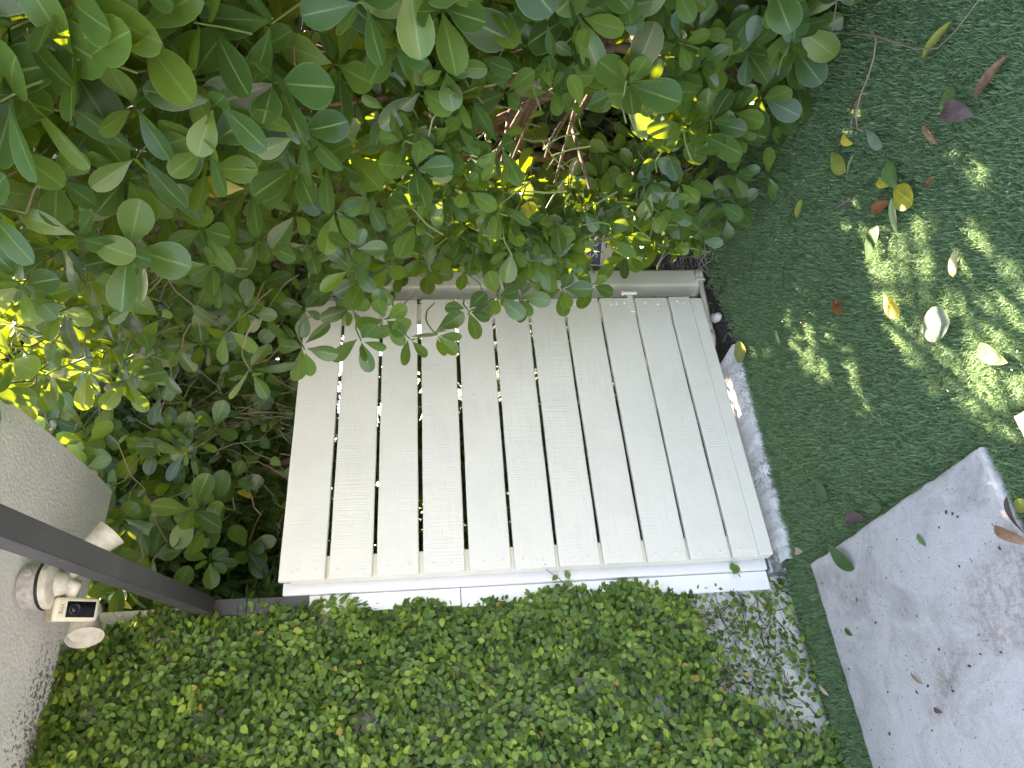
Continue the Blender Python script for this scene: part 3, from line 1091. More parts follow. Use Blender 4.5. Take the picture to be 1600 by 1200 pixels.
def thin(pl, extra, seed):
    prob = np.full(len(pl.mats), 0.985)
    for a, b in pl.prot:
        prob[a:b] = 0.12
    keep = ~(hole_mask(pl.mats[:, :3, 3] + pl.mats[:, :3, 1] * 0.5, extra) & (np.random.default_rng(seed).random(len(pl.mats)) < prob))
    keep &= ~hole_mask(pl.mats[:, :3, 3] + pl.mats[:, :3, 1] * 0.5, False)
    if extra:                                          # a gap in the leaves before the yard sign
        A = np.array((1.66, 0.06, 0.52))
        d = np.array(CAM) - A
        d /= np.linalg.norm(d)
        v = pl.mats[:, :3, 3] + pl.mats[:, :3, 1] * 0.5 - A
        a = v @ d
        q = np.linalg.norm(v - a[:, None] * d, axis=1)
        keep &= ~((q < 0.075) & (a > -0.1) & (a < 1.2))
    st = np.array([tuple(q[0][0]) for q in pl.stems])
    gone = hole_mask(st, extra) & (np.random.default_rng(seed + 1).random(len(st)) < 0.85)
    pl.stems = [q for q, g_ in zip(pl.stems, gone) if not (g_ and q[2] != 'bark')]
    pl.mats = pl.mats[keep]
    pl.tint = pl.tint[keep]


SPLIT = (-1.30, -0.62)
rng = random.Random(77)
plants = [Plant(), Plant(), Plant(), Plant()]
trunks = [[], [], [], []]


def plant_of(y):
    return plants[0] if y < SPLIT[0] else plants[1] if y < SPLIT[1] else plants[2]


count = 0
tries = 0
tips = []
while count < 1650 and tries < 120000:
    tries += 1
    y = rng.uniform(-2.75, 0.25)
    z = rng.uniform(0.03, 3.3)
    dep = rng.random() ** 1.35 * 1.05
    if y > -0.15 and 1.0 < z < 1.9 and rng.random() < 0.6:
        continue
    f = hedge_face(y, z)
    x = f + 0.05 + dep
    if z < 0.35:
        x = f + 0.05 + dep * 0.5
    p = Vector((x, y, z))
    if (p - CAM).length < 1.12:
        continue
    if x < 1.62 and y > -0.10 and z < 2.0 and x > -0.05:
        if x < 1.40:
            continue
    # uneven crown: hollows
    nz = math.sin(y * 4.3 + 1.0) * math.sin(z * 4.9 + y * 2.0) + 0.5 * math.sin(y * 9.7 - z * 8.1)
    if nz < -0.55 and dep < 0.35 and rng.random() < 0.75:
        continue
    # a thinner, airier face low down
    if dep < 0.26 and 0.3 < z < 1.6 and -1.45 < y < -0.2 and rng.random() < 0.62:
        continue
    # the crown's back lets light in low down
    if dep > 0.30 and z < 1.0 and rng.random() < 0.72:
        continue
    if any((p - t).length < (0.112 if dep < 0.4 else 0.095) for t in tips):
        continue
    tips.append(p)
    ax_ = Vector((-0.75 + rng.uniform(-0.5, 0.45), -0.48 + rng.uniform(-0.55, 0.5), 0.22 + rng.uniform(-0.5, 0.5)))
    if dep > 0.4:
        ax_ = Vector((rng.uniform(-1, 1), rng.uniform(-1, 1), rng.uniform(-0.2, 1)))
    near = 0.166 if y < -1.25 else 0.148 if y < -0.9 else 0.118
    if z < 0.9 and y > -0.9:
        near = 0.098
    rosette(plant_of(y), rng, p, ax_, near * rng.uniform(0.78, 1.12), rng.choice((2, 3, 3, 4)))
    count += 1

# foliage added behind the square post to keep sun flecks off the kerb
for q in range(90):
    rosette(plants[2], rng, Vector((rng.uniform(1.60, 2.1), rng.uniform(0.0, 0.42), rng.uniform(0.25, 1.9))), Vector((rng.uniform(-1, 0.3), rng.uniform(-1, 0.3), rng.uniform(-0.2, 0.9))), 0.11, 3)
# a fourth shrub beyond the gate, leaning over its top
for q in range(170):
    x, y, z = rng.uniform(0.02, 1.35), rng.uniform(0.16, 0.75), rng.uniform(2.05, 3.3)
    if z < 2.05 + 0.55 * max(0.0, 0.65 - x) or (z < 2.3 and rng.random() < 0.5):
        continue
    rosette(plants[3], rng, Vector((x, y, z)), Vector((-0.5 + rng.uniform(-0.6, 0.5), -0.7 + rng.uniform(-0.5, 0.5), rng.uniform(-0.4, 0.5))), 0.132 * rng.uniform(0.8, 1.1), rng.choice((2, 3, 3)))
for q in range(3):
    p0 = Vector((1.0 + 0.12 * q, 0.62 + 0.05 * q, -0.02))
    trunks[3].append(([p0, p0 + Vector((-0.1, 0.03, 1.0)), p0 + Vector((-0.22 - 0.1 * q, 0.0, 2.1)), p0 + Vector((-0.5 - 0.1 * q, -0.1, 2.9))], [0.026, 0.023, 0.018, 0.008]))
# small shoots in the sunlit hollow of the hedge
for q in range(760):
    h, r = rng.choice(LIT[:9])
    p = Vector(h) - TO_SUN * rng.uniform(-0.12, 0.30) + Vector((rng.uniform(-0.2, 0.2), rng.uniform(-0.3, 0.3), rng.uniform(-0.22, 0.22)))
    if p.x < hedge_face(p.y, p.z) + 0.04 or p.z < 0.08:
        continue
    n0 = len(plant_of(p.y).mats)
    rosette(plant_of(p.y), rng, p, Vector((rng.uniform(-1, 0.2), rng.uniform(-1, 0.3), rng.uniform(-0.2, 0.9))), rng.uniform(0.080, 0.110), rng.choice((2, 3, 3)))
    if rng.random() < 0.85:
        plant_of(p.y).stems.pop()
    plant_of(p.y).prot.append((n0, len(plant_of(p.y).mats)))

# sprays that hang out over the gate
for (px, py, pz, ax_, sz, pr) in [
        (0.60, -0.62, 1.62, (-0.7, -0.2, -0.25), 0.105, 3), (0.62, -0.60, 1.46, (-0.8, -0.25, -0.5), 0.105, 3), (0.56, -0.70, 1.37, (-0.75, -0.2, -0.35), 0.10, 3),
        (0.80, -0.52, 1.25, (-0.7, -0.4, -0.2), 0.10, 3), (0.88, -0.50, 1.05, (-0.6, -0.5, -0.1), 0.105, 3), (0.93, -0.48, 0.88, (-0.6, -0.5, 0.1), 0.11, 4),
        (0.50, -0.72, 1.78, (-0.7, -0.2, -0.3), 0.11, 3), (0.42, -0.72, 1.93, (-0.7, -0.1, -0.4), 0.115, 3), (1.0, -0.42, 0.74, (-0.6, -0.6, 0.3), 0.10, 4),
        (0.66, -0.66, 1.54, (-0.5, -0.6, 0.1), 0.105, 3), (0.84, -0.55, 1.14, (-0.55, -0.5, 0.0), 0.105, 3)]:
    rosette(plant_of(py), rng, Vector((px, py, pz)), Vector(ax_), sz, pr, 0.3, 0.22)

# trunks and limbs
for k, (bx_, by_) in enumerate(((1.62, -1.95), (1.66, -1.02), (1.78, -0.28))):
    for q in range(4):
        an = rng.uniform(0, 6.28)
        p0 = Vector((bx_ + 0.05 * math.cos(an), by_ + 0.05 * math.sin(an), -0.02))
        p1 = p0 + Vector((rng.uniform(-0.2, 0.1), rng.uniform(-0.2, 0.2), 0.7))
        p2 = p1 + Vector((rng.uniform(-0.35, 0.0), rng.uniform(-0.3, 0.3), rng.uniform(0.5, 0.8)))
        p3 = p2 + Vector((rng.uniform(-0.35, 0.1), rng.uniform(-0.3, 0.3), rng.uniform(0.5, 0.9)))
        p3.x = max(p3.x, hedge_face(p3.y, p3.z) + 0.25)
        p2.x = max(p2.x, hedge_face(p2.y, p2.z) + 0.25)
        trunks[k].append(([p0, (p0 + p1) / 2 + Vector((rng.uniform(-.04, .04), rng.uniform(-.04, .04), 0)), p1, p2, p3], [0.03, 0.027, 0.023, 0.017, 0.008]))
        for s in range(5):
            t = rng.choice((p1, p2, (p1 + p2) / 2))
            e = t + Vector((rng.uniform(-0.75, -0.2), rng.uniform(-0.45, 0.45), rng.uniform(-0.1, 0.5)))
            e.x = max(e.x, hedge_face(e.y, e.z) + 0.16)
            mid_ = (t + e) / 2 + Vector((0, 0, rng.uniform(0.0, 0.1)))
            plants[k].stems.append(([t, mid_, e], [0.013, 0.009, 0.005], 'bark'))
    for q in range(150):           # dead twigs inside
        yy = (-2.4, -1.25, -0.6)[k] + rng.uniform(0, 1.05)
        zz = rng.uniform(0.15, 2.9)
        p = Vector((hedge_face(yy, zz) + rng.uniform(0.22, 0.95), yy, zz))
        if yy > -0.12 and p.x < 1.55:
            continue
        if any((p - Vector(h)).length < 0.42 for h, r_ in LIT[:9]) and rng.random() < 0.85:
            continue
        pts = [p]
        d = Vector((rng.uniform(-1, 1), rng.uniform(-1, 1), rng.uniform(-0.8, 0.8))).normalized()
        for s in range(4):
            d = (d + Vector((rng.uniform(-.5, .5), rng.uniform(-.5, .5), rng.uniform(-.5, .5)))).normalized()
            pts.append(pts[-1] + d * rng.uniform(0.04, 0.1))
        plants[k].stems.append((pts, [0.0028, 0.0026, 0.0022, 0.0018, 0.0012], 'twig'))

# ---- creeping fig on the wall
def fig_thick(x, z):
    t = 0.055 + 0.10 * min(1.0, max(0.0, (-x - 0.06) / 0.55))
    t += 0.022 * math.sin(x * 13 + z * 5) * math.sin(z * 11 - x * 4) + 0.014 * math.sin(x * 29 - z * 23)
    if z < 0.75:
        t *= 0.45 + 0.55 * z / 0.75
    edge = max(0.0, -x - 0.055)
    t *= min(1.0, 0.5 + edge * 5)
    return max(0.012, t)


def fig_sparse(x, z):
    """share of leaves that is left near the wall's foot"""
    if z < 0.42 and x > -0.62:
        cut = 0.42 + 0.06 * math.sin(x * 25)
        if z < cut - 0.55 * max(0.0, -x - 0.30):
            return 0.26 if z > 0.06 else 0.30
        return 0.75
    return 1.0


figs = Plant()
rng = random.Random(5)
nr = np.random.default_rng(5)
FB = (-2.3, -0.052)
for i in range(58000):
    x = FB[1] - rng.random() ** 1.12 * (FB[1] - FB[0])
    z = rng.uniform(0.01, 2.70)
    if x < -1.3 and rng.random() < 0.35:
        continue
    if z > 2.56 and x > -0.12:
        continue
    if z > 2.40 + 0.30 * min(1.0, (-x - 0.05) / 0.16):
        continue
    if x > -0.055 - 0.012 * math.sin(z * 17) - 0.012 * rng.random() and z > 0.1:
        continue
    dens = fig_sparse(x, z)
    if rng.random() > dens:
        continue
    # small bald spots
    if math.sin(x * 7.3 + 2) * math.sin(z * 6.1 + 1) > 0.955 and rng.random() < 0.8:
        continue
    lay = rng.random() ** 0.6
    t = fig_thick(x, z)
    yy = 0.138 - t * (0.25 + 0.75 * lay) - 0.006 * rng.random()
    # outward slope of the bulging mat
    e = 0.02
    nx_ = (fig_thick(x + e, z) - fig_thick(x - e, z)) / (2 * e)
    nz_ = (fig_thick(x, z + e) - fig_thick(x, z - e)) / (2 * e)
    nrm = Vector((-nx_ * 0.7, -1.0, -nz_ * 0.7 + 0.35)).normalized()
    clump = math.sin(x * 31 + math.sin(z * 17) * 2) + math.sin(z * 27 + math.sin(x * 19) * 2)
    ang = 1.9 * math.sin(x * 9 + z * 4.0) + rng.gauss(0, 0.75)
    dirv = Vector((math.sin(ang), -0.25, -math.cos(ang)))
    nrm = nrm + Vector((rng.gauss(0, 0.48), 0, rng.gauss(0, 0.48)))
    sz = rng.uniform(0.019, 0.033) * (1.0 if dens > 0.5 else 0.8)
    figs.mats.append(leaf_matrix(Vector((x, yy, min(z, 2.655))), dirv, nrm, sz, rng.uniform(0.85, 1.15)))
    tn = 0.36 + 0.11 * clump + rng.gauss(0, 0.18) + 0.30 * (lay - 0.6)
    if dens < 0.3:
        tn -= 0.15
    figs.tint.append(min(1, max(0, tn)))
# creeping over the underside of the overhang
for i in range(900):
    x = -0.25 - rng.random() * 1.6
    reach = 0.02 + 0.13 * min(1, max(0, (-x - 0.25) / 0.3))
    y = 0.13 - rng.random() * (reach + 0.03 * math.sin(x * 23))
    ang = rng.uniform(-1.6, 1.6)
    figs.mats.append(leaf_matrix(Vector((x, y, 2.645 - rng.random() * 0.03)), Vector((math.sin(ang), -math.cos(ang), -0.3)), Vector((rng.gauss(0, .3), -0.5, -1)), rng.uniform(0.026, 0.042), 1.0))
    figs.tint.append(min(1, max(0, rng.gauss(0.38, 0.2))))
# stems: a brown net, bare at the foot of the wall
for i in range(420):
    bare = i < 230
    if bare:
        x, z = rng.uniform(-0.75, -0.06), rng.uniform(0.0, 0.5)
    else:
        x, z = rng.uniform(-1.5, -0.06), rng.uniform(0.1, 2.6)
    pts = []
    a = rng.uniform(0.2, 2.94)
    for s in range(7):
        pts.append(Vector((min(-0.05, x), 0.138 - rng.uniform(0.002, 0.016 if bare else 0.04), max(0.004, min(2.65, z)))))
        a += rng.gauss(0, 0.45)
        st = rng.uniform(0.018, 0.05)
        x += math.cos(a) * st
        z += math.sin(a) * st
    r0 = rng.choice((0.0008, 0.001, 0.0014, 0.0026))
    figs.stems.append((pts, [r0 * (1 - 0.1 * s) for s in range(7)], 'fig'))
# two shoots that stray onto the white post
for pts, lv in (([(-0.055, 0.095, 0.90), (-0.03, 0.080, 0.925), (-0.012, 0.068, 0.955), (-0.006, 0.045, 0.975), (0.002, -0.006, 0.985)], [(-0.035, 0.078, 0.885), (-0.02, 0.072, 0.93), (-0.045, 0.08, 0.905)]),
                ([(-0.06, 0.095, 0.20), (-0.045, 0.085, 0.215), (-0.030, 0.078, 0.225)], [(-0.045, 0.08, 0.21), (-0.03, 0.076, 0.215), (-0.028, 0.076, 0.235), (-0.04, 0.078, 0.235)])):
    figs.stems.append(([Vector(p) for p in pts], [0.0014] * len(pts), 'fig'))
    for k, p in enumerate(lv):
        an = k * 1.9 + 0.4
        figs.mats.append(leaf_matrix(Vector(p), Vector((math.cos(an), -0.3, math.sin(an))), Vector((0.1, -1, 0.2)), 0.034, 1.0))
        figs.tint.append(0.45)

# ---- evergreen shrubs beyond the gate
laurels = [Plant(), Plant(), Plant()]
rng = random.Random(9)
LB = [((-0.10, 0.55), (0.35, 1.6), (0.1, 3.2), 1500), ((0.35, 0.55), (1.0, 1.7), (0.1, 3.3), 1500), ((1.15, 0.5), (2.2, 1.8), (0.1, 3.4), 800)]
for k, ((x0, y0), (x1, y1), (z0, z1), nsp) in enumerate(LB):
    for i in range(nsp):
        x, y, z = rng.uniform(x0 - 0.3, x1), y0 + rng.random() ** 1.8 * (y1 - y0), rng.uniform(z0, z1)
        y += 0.18 * math.sin(x * 6 + z * 4) * math.sin(z * 5)
        y = max(0.42, y)
        ax_ = Vector((rng.uniform(-0.9, 0.5), -0.7 + rng.uniform(-0.6, 0.6), rng.uniform(-0.45, 0.7))).normalized()
        tip = Vector((x, y, z))
        n = rng.randint(5, 9)
        a = ax_.orthogonal().normalized()
        b = ax_.cross(a)
        for q in range(n):
            ph = q * 2.4 + rng.uniform(-.3, .3)
            th = rng.uniform(0.5, 1.25)
            d = ax_ * math.cos(th) + (a * math.cos(ph) + b * math.sin(ph)) * math.sin(th) + Vector((0, 0, -0.3))
            pos = tip - ax_ * (0.024 * q)
            laurels[k].mats.append(leaf_matrix(pos, d, ax_ + Vector((0, 0, 0.7)), rng.uniform(0.075, 0.125), rng.uniform(0.8, 1.2)))
            laurels[k].tint.append(rng.random())
        laurels[k].stems.append(([tip, tip - ax_ * 0.12, tip - ax_ * 0.3 + Vector((0, 0.05, -0.06))], [0.0012, 0.0018, 0.0026], 'green'))
    for q in range(6):
        bx_ = x0 + (x1 - x0) * rng.random()
        by_ = y0 + (y1 - y0) * rng.uniform(0.2, 0.9)
        laurels[k].stems.append(([Vector((bx_, by_, -0.02)), Vector((bx_ + rng.uniform(-.15, .15), by_, 1.1)), Vector((bx_ + rng.uniform(-.3, .3), by_ + rng.uniform(-.2, .2), 2.6))], [0.02, 0.015, 0.006], 'bark'))

# ---- tangled vine hanging in the corner over the gate
vine = Plant()
rng = random.Random(31)
for i in range(42):
    x, y, z = rng.uniform(0.62, 1.20), rng.uniform(0.18, 0.42), rng.uniform(1.95, 2.9)
    pts = [Vector((x, y, z))]
    d = Vector((rng.uniform(-.5, .5), rng.uniform(-.3, .3), -1.0)).normalized()
    for s in range(9):
        d = (d + Vector((rng.gauss(0, .35), rng.gauss(0, .2), rng.gauss(-0.05, .35)))).normalized()
        pts.append(pts[-1] + d * rng.uniform(0.04, 0.09))
        pts[-1].y = min(max(pts[-1].y, 0.10), 0.5)
        if rng.random() < 0.42:
            an = rng.uniform(0, 6.28)
            vine.mats.append(leaf_matrix(pts[-1].copy(), Vector((math.cos(an), -0.4, math.sin(an) - 0.4)), Vector((rng.uniform(-.5, .5), -1, 0.6)), rng.uniform(0.035, 0.06), rng.uniform(0.9, 1.3)))
            vine.tint.append(rng.uniform(0.2, 1))
    vine.stems.append((pts, [rng.uniform(0.0012, 0.0026)] * 10, 'twig'))

# ---- tall tree crowns that close the view behind the hedge
TREES = ((2.6, 1.3, 3.6, 1.2, 1.2, 1.6, 1500, 'leafy tree standing behind the hedge and the gate post'),
         (3.2, -0.8, 3.5, 1.1, 1.6, 1.6, 1700, 'leafy tree rising behind the clusia hedge'),
         (1.4, 2.2, 3.8, 1.4, 1.3, 1.6, 2000, 'leafy tree beyond the shrubs behind the gate'),
         (2.6, -2.9, 2.9, 1.0, 1.3, 1.9, 1000, 'leafy tree behind the near end of the clusia hedge'),
         (2.8, -0.8, 1.0, 0.55, 2.3, 1.15, 2000, 'low dark shrub row behind the clusia trunks'),
         (5.8, 1.0, 1.9, 0.8, 5.0, 2.3, 3000, 'far garden hedge closing the view behind the trees'))
tree = [Plant() for t in TREES]
rng = random.Random(44)
for k, (cx, cy, cz, rx, ry, rz, nn, lab_) in enumerate(TREES):
    for i in range(nn):
        u = Vector((rng.gauss(0, 1), rng.gauss(0, 1), rng.gauss(0, 1))).normalized() * rng.random() ** 0.4
        tip = Vector((cx + u.x * rx, cy + u.y * ry, max(0.1, cz + u.z * rz)))
        if tip.z < 2.75 and tip.y < 0.5 and tip.x < 1.2:
            continue
        ax_ = (u + Vector((rng.uniform(-.5, .5), rng.uniform(-.5, .5), 0.3))).normalized()
        a = ax_.orthogonal().normalized()
        b = ax_.cross(a)
        for q in range(8):
            ph = q * 2.4
            d = ax_ * 0.4 + (a * math.cos(ph) + b * math.sin(ph)) + Vector((0, 0, -0.3))
            tree[k].mats.append(leaf_matrix(tip - ax_ * 0.03 * q, d, ax_ + Vector((0, 0, 0.6)), rng.uniform(0.10, 0.17) * (1.5 if k == 5 else 1.0), 1.0))
            tree[k].tint.append(rng.random())
    b0 = Vector((cx, cy, -0.02))
    tree[k].stems.append(([b0, b0 + Vector((0.05, 0.03, cz * 0.5)), b0 + Vector((-0.05, 0.1, cz + rz * 0.6))], [0.08, 0.06, 0.02], 'bark'))
    for q in range(12):
        t = rng.uniform(0.45, 1.0)
        s0 = b0 + Vector((0, 0.05, cz * t))
        tree[k].stems.append(([s0, s0 + Vector((rng.uniform(-rx, rx) * .5, rng.uniform(-ry, ry) * .5, 0.3)), s0 + Vector((rng.uniform(-rx, rx), rng.uniform(-ry, ry), 0.6))], [0.03, 0.02, 0.008], 'bark'))

# ---- what hides what, so that the leaves which show largest become objects of their own
TPL_CL = [leaf_shape('obovate', 9, 5, 0.06, 0.12, 0.27), leaf_shape('obovate', 9, 5, 0.13, 0.08, 0.29, 0.12), leaf_shape('obovate', 9, 5, -0.06, 0.16, 0.26, -0.1), leaf_shape('obovate', 9, 5, 0.03, 0.20, 0.28, 0.15), leaf_shape('obovate', 9, 5, 0.18, 0.06, 0.28, -0.15), leaf_shape('obovate', 9, 5, 0.10, 0.10, 0.245, 0.05, 0.1)]
TPL_FG = [leaf_shape('ovate', 5, 3, 0.12, 0.16, 0.42), leaf_shape('ovate', 4, 3, 0.22, 0.08, 0.45), leaf_shape('ovate', 4, 3, 0.05, 0.25, 0.40, 0.2), leaf_shape('ovate', 5, 3, 0.30, 0.12, 0.43, -0.2)]
TPL_LA = [leaf_shape('lanceolate', 5, 3, 0.15, 0.2, 0.21), leaf_shape('lanceolate', 5, 3, 0.3, 0.12, 0.24, 0.3), leaf_shape('lanceolate', 5, 3, 0.05, 0.3, 0.19, -0.3)]
TPL_VN = [leaf_shape('ovate', 5, 3, 0.15, 0.15, 0.44), leaf_shape('ovate', 5, 3, 0.3, 0.1, 0.40, 0.3)]
TPL_TR = [leaf_shape('ovate', 4, 2, 0.15, 0.15, 0.32), leaf_shape('ovate', 4, 2, 0.3, 0.1, 0.29, 0.3)]
low = leaf_shape('obovate', 4, 2, 0.1, 0, 0.28)


def bvh_of(lists):
    V, F = [np.array(OCC_V)], [np.array(OCC_F)]
    off = len(OCC_V)
    for A in lists:
        W = (np.einsum('nij,vj->nvi', A[:, :3, :3], low[0]) + A[:, None, :3, 3])
        n, nv = W.shape[:2]
        V.append(W.reshape(-1, 3))
        F.append((low[1][None] + (np.arange(n) * nv)[:, None, None] + off).reshape(-1, 4))
        off += n * nv
    return BVHTree.FromPolygons(np.concatenate(V).tolist(), np.concatenate(F).tolist())


for p in plants + [figs, vine] + laurels + tree:
    p.mats = np.array(p.mats)
    p.tint = np.array(p.tint)
for k, p in enumerate(plants + laurels + tree[:5]):
    thin(p, True, 100 + k)
BVH = bvh_of([p.mats for p in plants + [figs, vine] + laurels])


def stems_obj(pl, root, spec):
    for kind, name, m, sides in spec:
        bm = bmesh.new()
        c = 0
        for pts, radii, k in pl.stems:
            if k == kind:
                bm_tube(bm, pts, radii, sides, False)
                c += 1
        if c:
            tag(from_bm(name, bm, m, root, True), kind='stuff')
        else:
            bm.free()


def grow(pl, root, tpl, m_mass, m_one, limit, min_px2):
    n = len(pl.mats)
    take = np.zeros(n, dtype=bool)
    if limit:
        sc = rank_leaves(pl.mats, BVH)
        order = np.argsort(-sc)
        order = [i for i in order[:limit] if sc[i] > min_px2]
        take[order] = True
        meshes = [template_mesh('leaf_shape', t, m_one) for t in tpl]
        inv = Matrix.Translation(-Vector(root.location))
        for i in order:
            o = bpy.data.objects.new('leaf', meshes[i % len(tpl)])
            o.parent = root
            o.matrix_local = inv @ Matrix(pl.mats[i].tolist())
            COL.objects.link(o)
    rest = ~take
    if rest.any():
        me = cluster_mesh('foliage', tpl, pl.mats[rest], pl.tint[rest])
        tag(link('foliage', me, m_mass, root), kind='stuff')


cl_labels = ['clusia hedge shrub nearest the camera, its broad leaves filling the top of the photo', 'clusia hedge shrub in the middle, its sprays hanging before the gate planks', 'clusia hedge shrub beside the gate post, sunlit yellow green low down', 'clusia shrub standing beyond the gate and leaning over its top edge']
STEMS = [('green', 'stalks', M['green_stem'], 5), ('twig', 'twigs', M['twig'], 5), ('bark', 'branches', M['bark'], 7)]
for k, p in enumerate(plants):
    root = empty('clusia_shrub', ((1.62, -1.95, 0), (1.66, -1.02, 0), (1.78, -0.28, 0), (1.1, 0.65, 0))[k], cl_labels[k], 'shrub', 'clusia shrubs of the hedge')
    for pts, rad in trunks[k]:
        tube('trunk', pts, rad, M['bark'], root, 8)
    stems_obj(p, root, STEMS)
    grow(p, root, TPL_CL, M['clusia'], M['clusia_one'], 300, 60)

root = empty('creeping_fig', (-0.6, 0.13, 0), 'thick mat of small leaved creeping fig covering the white wall', 'climbing plant')
stems_obj(figs, root, [('fig', 'stems', M['dark_stem'], 4)])
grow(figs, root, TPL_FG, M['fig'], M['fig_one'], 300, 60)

for k, p in enumerate(laurels):
    root = empty('evergreen_shrub', ((0.0, 1.0, 0), (0.65, 1.1, 0), (1.6, 1.1, 0))[k], ('dark narrow leaved shrub behind the gate just below the grey overhang', 'dark narrow leaved shrub rising behind the middle of the gate', 'narrow leaved shrub behind the clusia and the right hand gate post')[k], 'shrub', 'shrubs beyond the gate')
    stems_obj(p, root, STEMS)
    grow(p, root, TPL_LA, M['laurel'], M['laurel_one'], (170, 150, 0)[k], 60)

root = empty('hanging_vine', (0.75, 0.3, 2.6), 'tangle of thin dry vine stems with small leaves above the gate top', 'vine')
stems_obj(vine, root, STEMS)
grow(vine, root, TPL_VN, M['laurel'], M['laurel_one'], 90, 60)

for k, p in enumerate(tree):
    root = empty(('garden_tree' if k < 4 else 'evergreen_shrub' if k == 4 else 'far_hedge'), (TREES[k][0], TREES[k][1], 0), TREES[k][7], 'tree' if k < 4 else 'shrub' if k == 4 else 'hedge', 'trees beyond the hedge' if k < 4 else 'shrubs beyond the gate' if k == 4 else None)
    stems_obj(p, root, [('bark', 'branches', M['bark'], 7)])
    grow(p, root, TPL_TR, M['laurel'], M['laurel_one'], 0, 0)

# ================================================================== SMALL THINGS
# yard sign on its stake, half hidden by the hedge
sg = empty('yard_sign', (1.63, 0.03, 0.0), 'small dark blue security sign on a pale stake in the hedge', 'sign')
sn = Vector((-0.66, -0.75, 0.06)).normalized()
ms_ = frame_z((1.70, 0.075, 0.435), sn) @ Matrix.Rotation(math.radians(-4), 4, 'Z')
def plate(name, pts, z0, z1, m, parent):
    bm = bmesh.new()
    a = [bm.verts.new(ms_ @ Vector((x, y, z0))) for x, y in pts]
    b = [bm.verts.new(ms_ @ Vector((x, y, z1))) for x, y in pts]
    bm.faces.new(a[::-1])
    bm.faces.new(b)
    for i in range(len(pts)):
        j = (i + 1) % len(pts)
        bm.faces.new((a[i], a[j], b[j], b[i]))
    return from_bm(name, bm, m, parent)
W_, H_ = 0.125, 0.155
pb = plate('panel', [(-W_, H_), (-W_, -H_ + 0.04), (-W_ + 0.07, -H_ - 0.015), (W_ - 0.07, -H_ - 0.015), (W_, -H_ + 0.04), (W_, H_)], 0, 0.004, M['sign_white'], sg)
wi = W_ - 0.007
plate('blue_field', [(-wi, H_ - 0.012), (-wi, H_ - 0.088), (wi, H_ - 0.088), (wi, H_ - 0.012)], 0.004, 0.0052, M['sign_blue'], pb)
plate('cream_band', [(-wi, H_ - 0.094), (-wi, -H_ + 0.106), (wi, -H_ + 0.106), (wi, H_ - 0.094)], 0.004, 0.0052, M['sign_cream'], pb)
plate('blue_field', [(-wi, -H_ + 0.100), (-wi, -H_ + 0.043), (-W_ + 0.074, -H_ - 0.007), (W_ - 0.074, -H_ - 0.007), (wi, -H_ + 0.043), (wi, -H_ + 0.100)], 0.004, 0.0052, M['sign_blue'], pb)
text_mesh('lettering', 'Secure', 0.062, ms_ @ Matrix.Translation((0.0, H_ - 0.052, 0.0056)), M['sign_white'], pb, 0.0004)
tube('stake', [(1.715, 0.085, 0.50), (1.70, 0.078, 0.28), (1.61, -0.012, 0.01)], [0.009, 0.009, 0.008], M['stake'], sg, 6)

# irrigation pipe along the bed
pi_ = empty('irrigation_pipe', (1.2, 0.1, 0.03), 'dirty white plastic irrigation pipe with an elbow lying beside the gate', 'pipe')
tube('pipe', [(1.452, 0.050, 0.040), (1.33, 0.078, 0.036), (1.20, 0.098, 0.034), (1.125, 0.112, 0.032)], 0.0135, M['pvc'], pi_, 12)
tube('elbow', [(1.150, 0.107, 0.032), (1.108, 0.117, 0.032), (1.085, 0.132, 0.032), (1.072, 0.165, 0.032), (1.066, 0.200, 0.032)], [0.0175, 0.018, 0.018, 0.0175, 0.0175], M['pvc'], pi_, 12)
tube('coupling', [(1.478, 0.043, 0.042), (1.425, 0.055, 0.040)], 0.021, M['pvc'], pi_, 10)
tube('coupling_collar', [(1.427, 0.0545, 0.040), (1.420, 0.056, 0.040)], 0.027, M['pvc'], pi_, 10)

# pebbles
rng = random.Random(8)
for k, (x, y, s) in enumerate(((1.315, 0.187, .017), (1.244, 0.164, .019), (1.198, 0.170, .018), (1.148, 0.160, .020), (1.222, 0.212, .017), (1.282, 0.198, .014), (1.175, 0.205, .016), (1.161, 0.022, .030), (1.345, 0.215, .013), (1.262, 0.225, .013))):
    bm = bmesh.new()
    bmesh.ops.create_icosphere(bm, subdivisions=2, radius=1.0)
    sx, sy, sz = rng.uniform(0.9, 1.25), rng.uniform(0.8, 1.1), rng.uniform(0.6, 0.85)
    f1, f2 = rng.uniform(1, 3), rng.uniform(1, 3)
    for vv in bm.verts:
        q = vv.co.copy()
        kf = 1 + 0.10 * math.sin(q.x * f1 * 2 + k) + 0.08 * math.sin(q.y * f2 * 2.3 + k * 2)
        if k == 7:
            kf += 0.12 * math.copysign(1, q.x * q.y)
        vv.co = Vector((x + q.x * s * sx * kf, y + q.y * s * sy * kf, 0.010 + s * 0.6 + q.z * s * sz * kf))
    o = from_bm('pebble', bm, M['pebble'], None, True)
    if k == 7:
        tag(o, 'pale angular stone between the irrigation pipe and the turf', 'pebble')
    else:
        tag(o, 'small rounded grey pebble in the soil under the gate edge', 'pebble', 'pebbles beside the irrigation pipe')

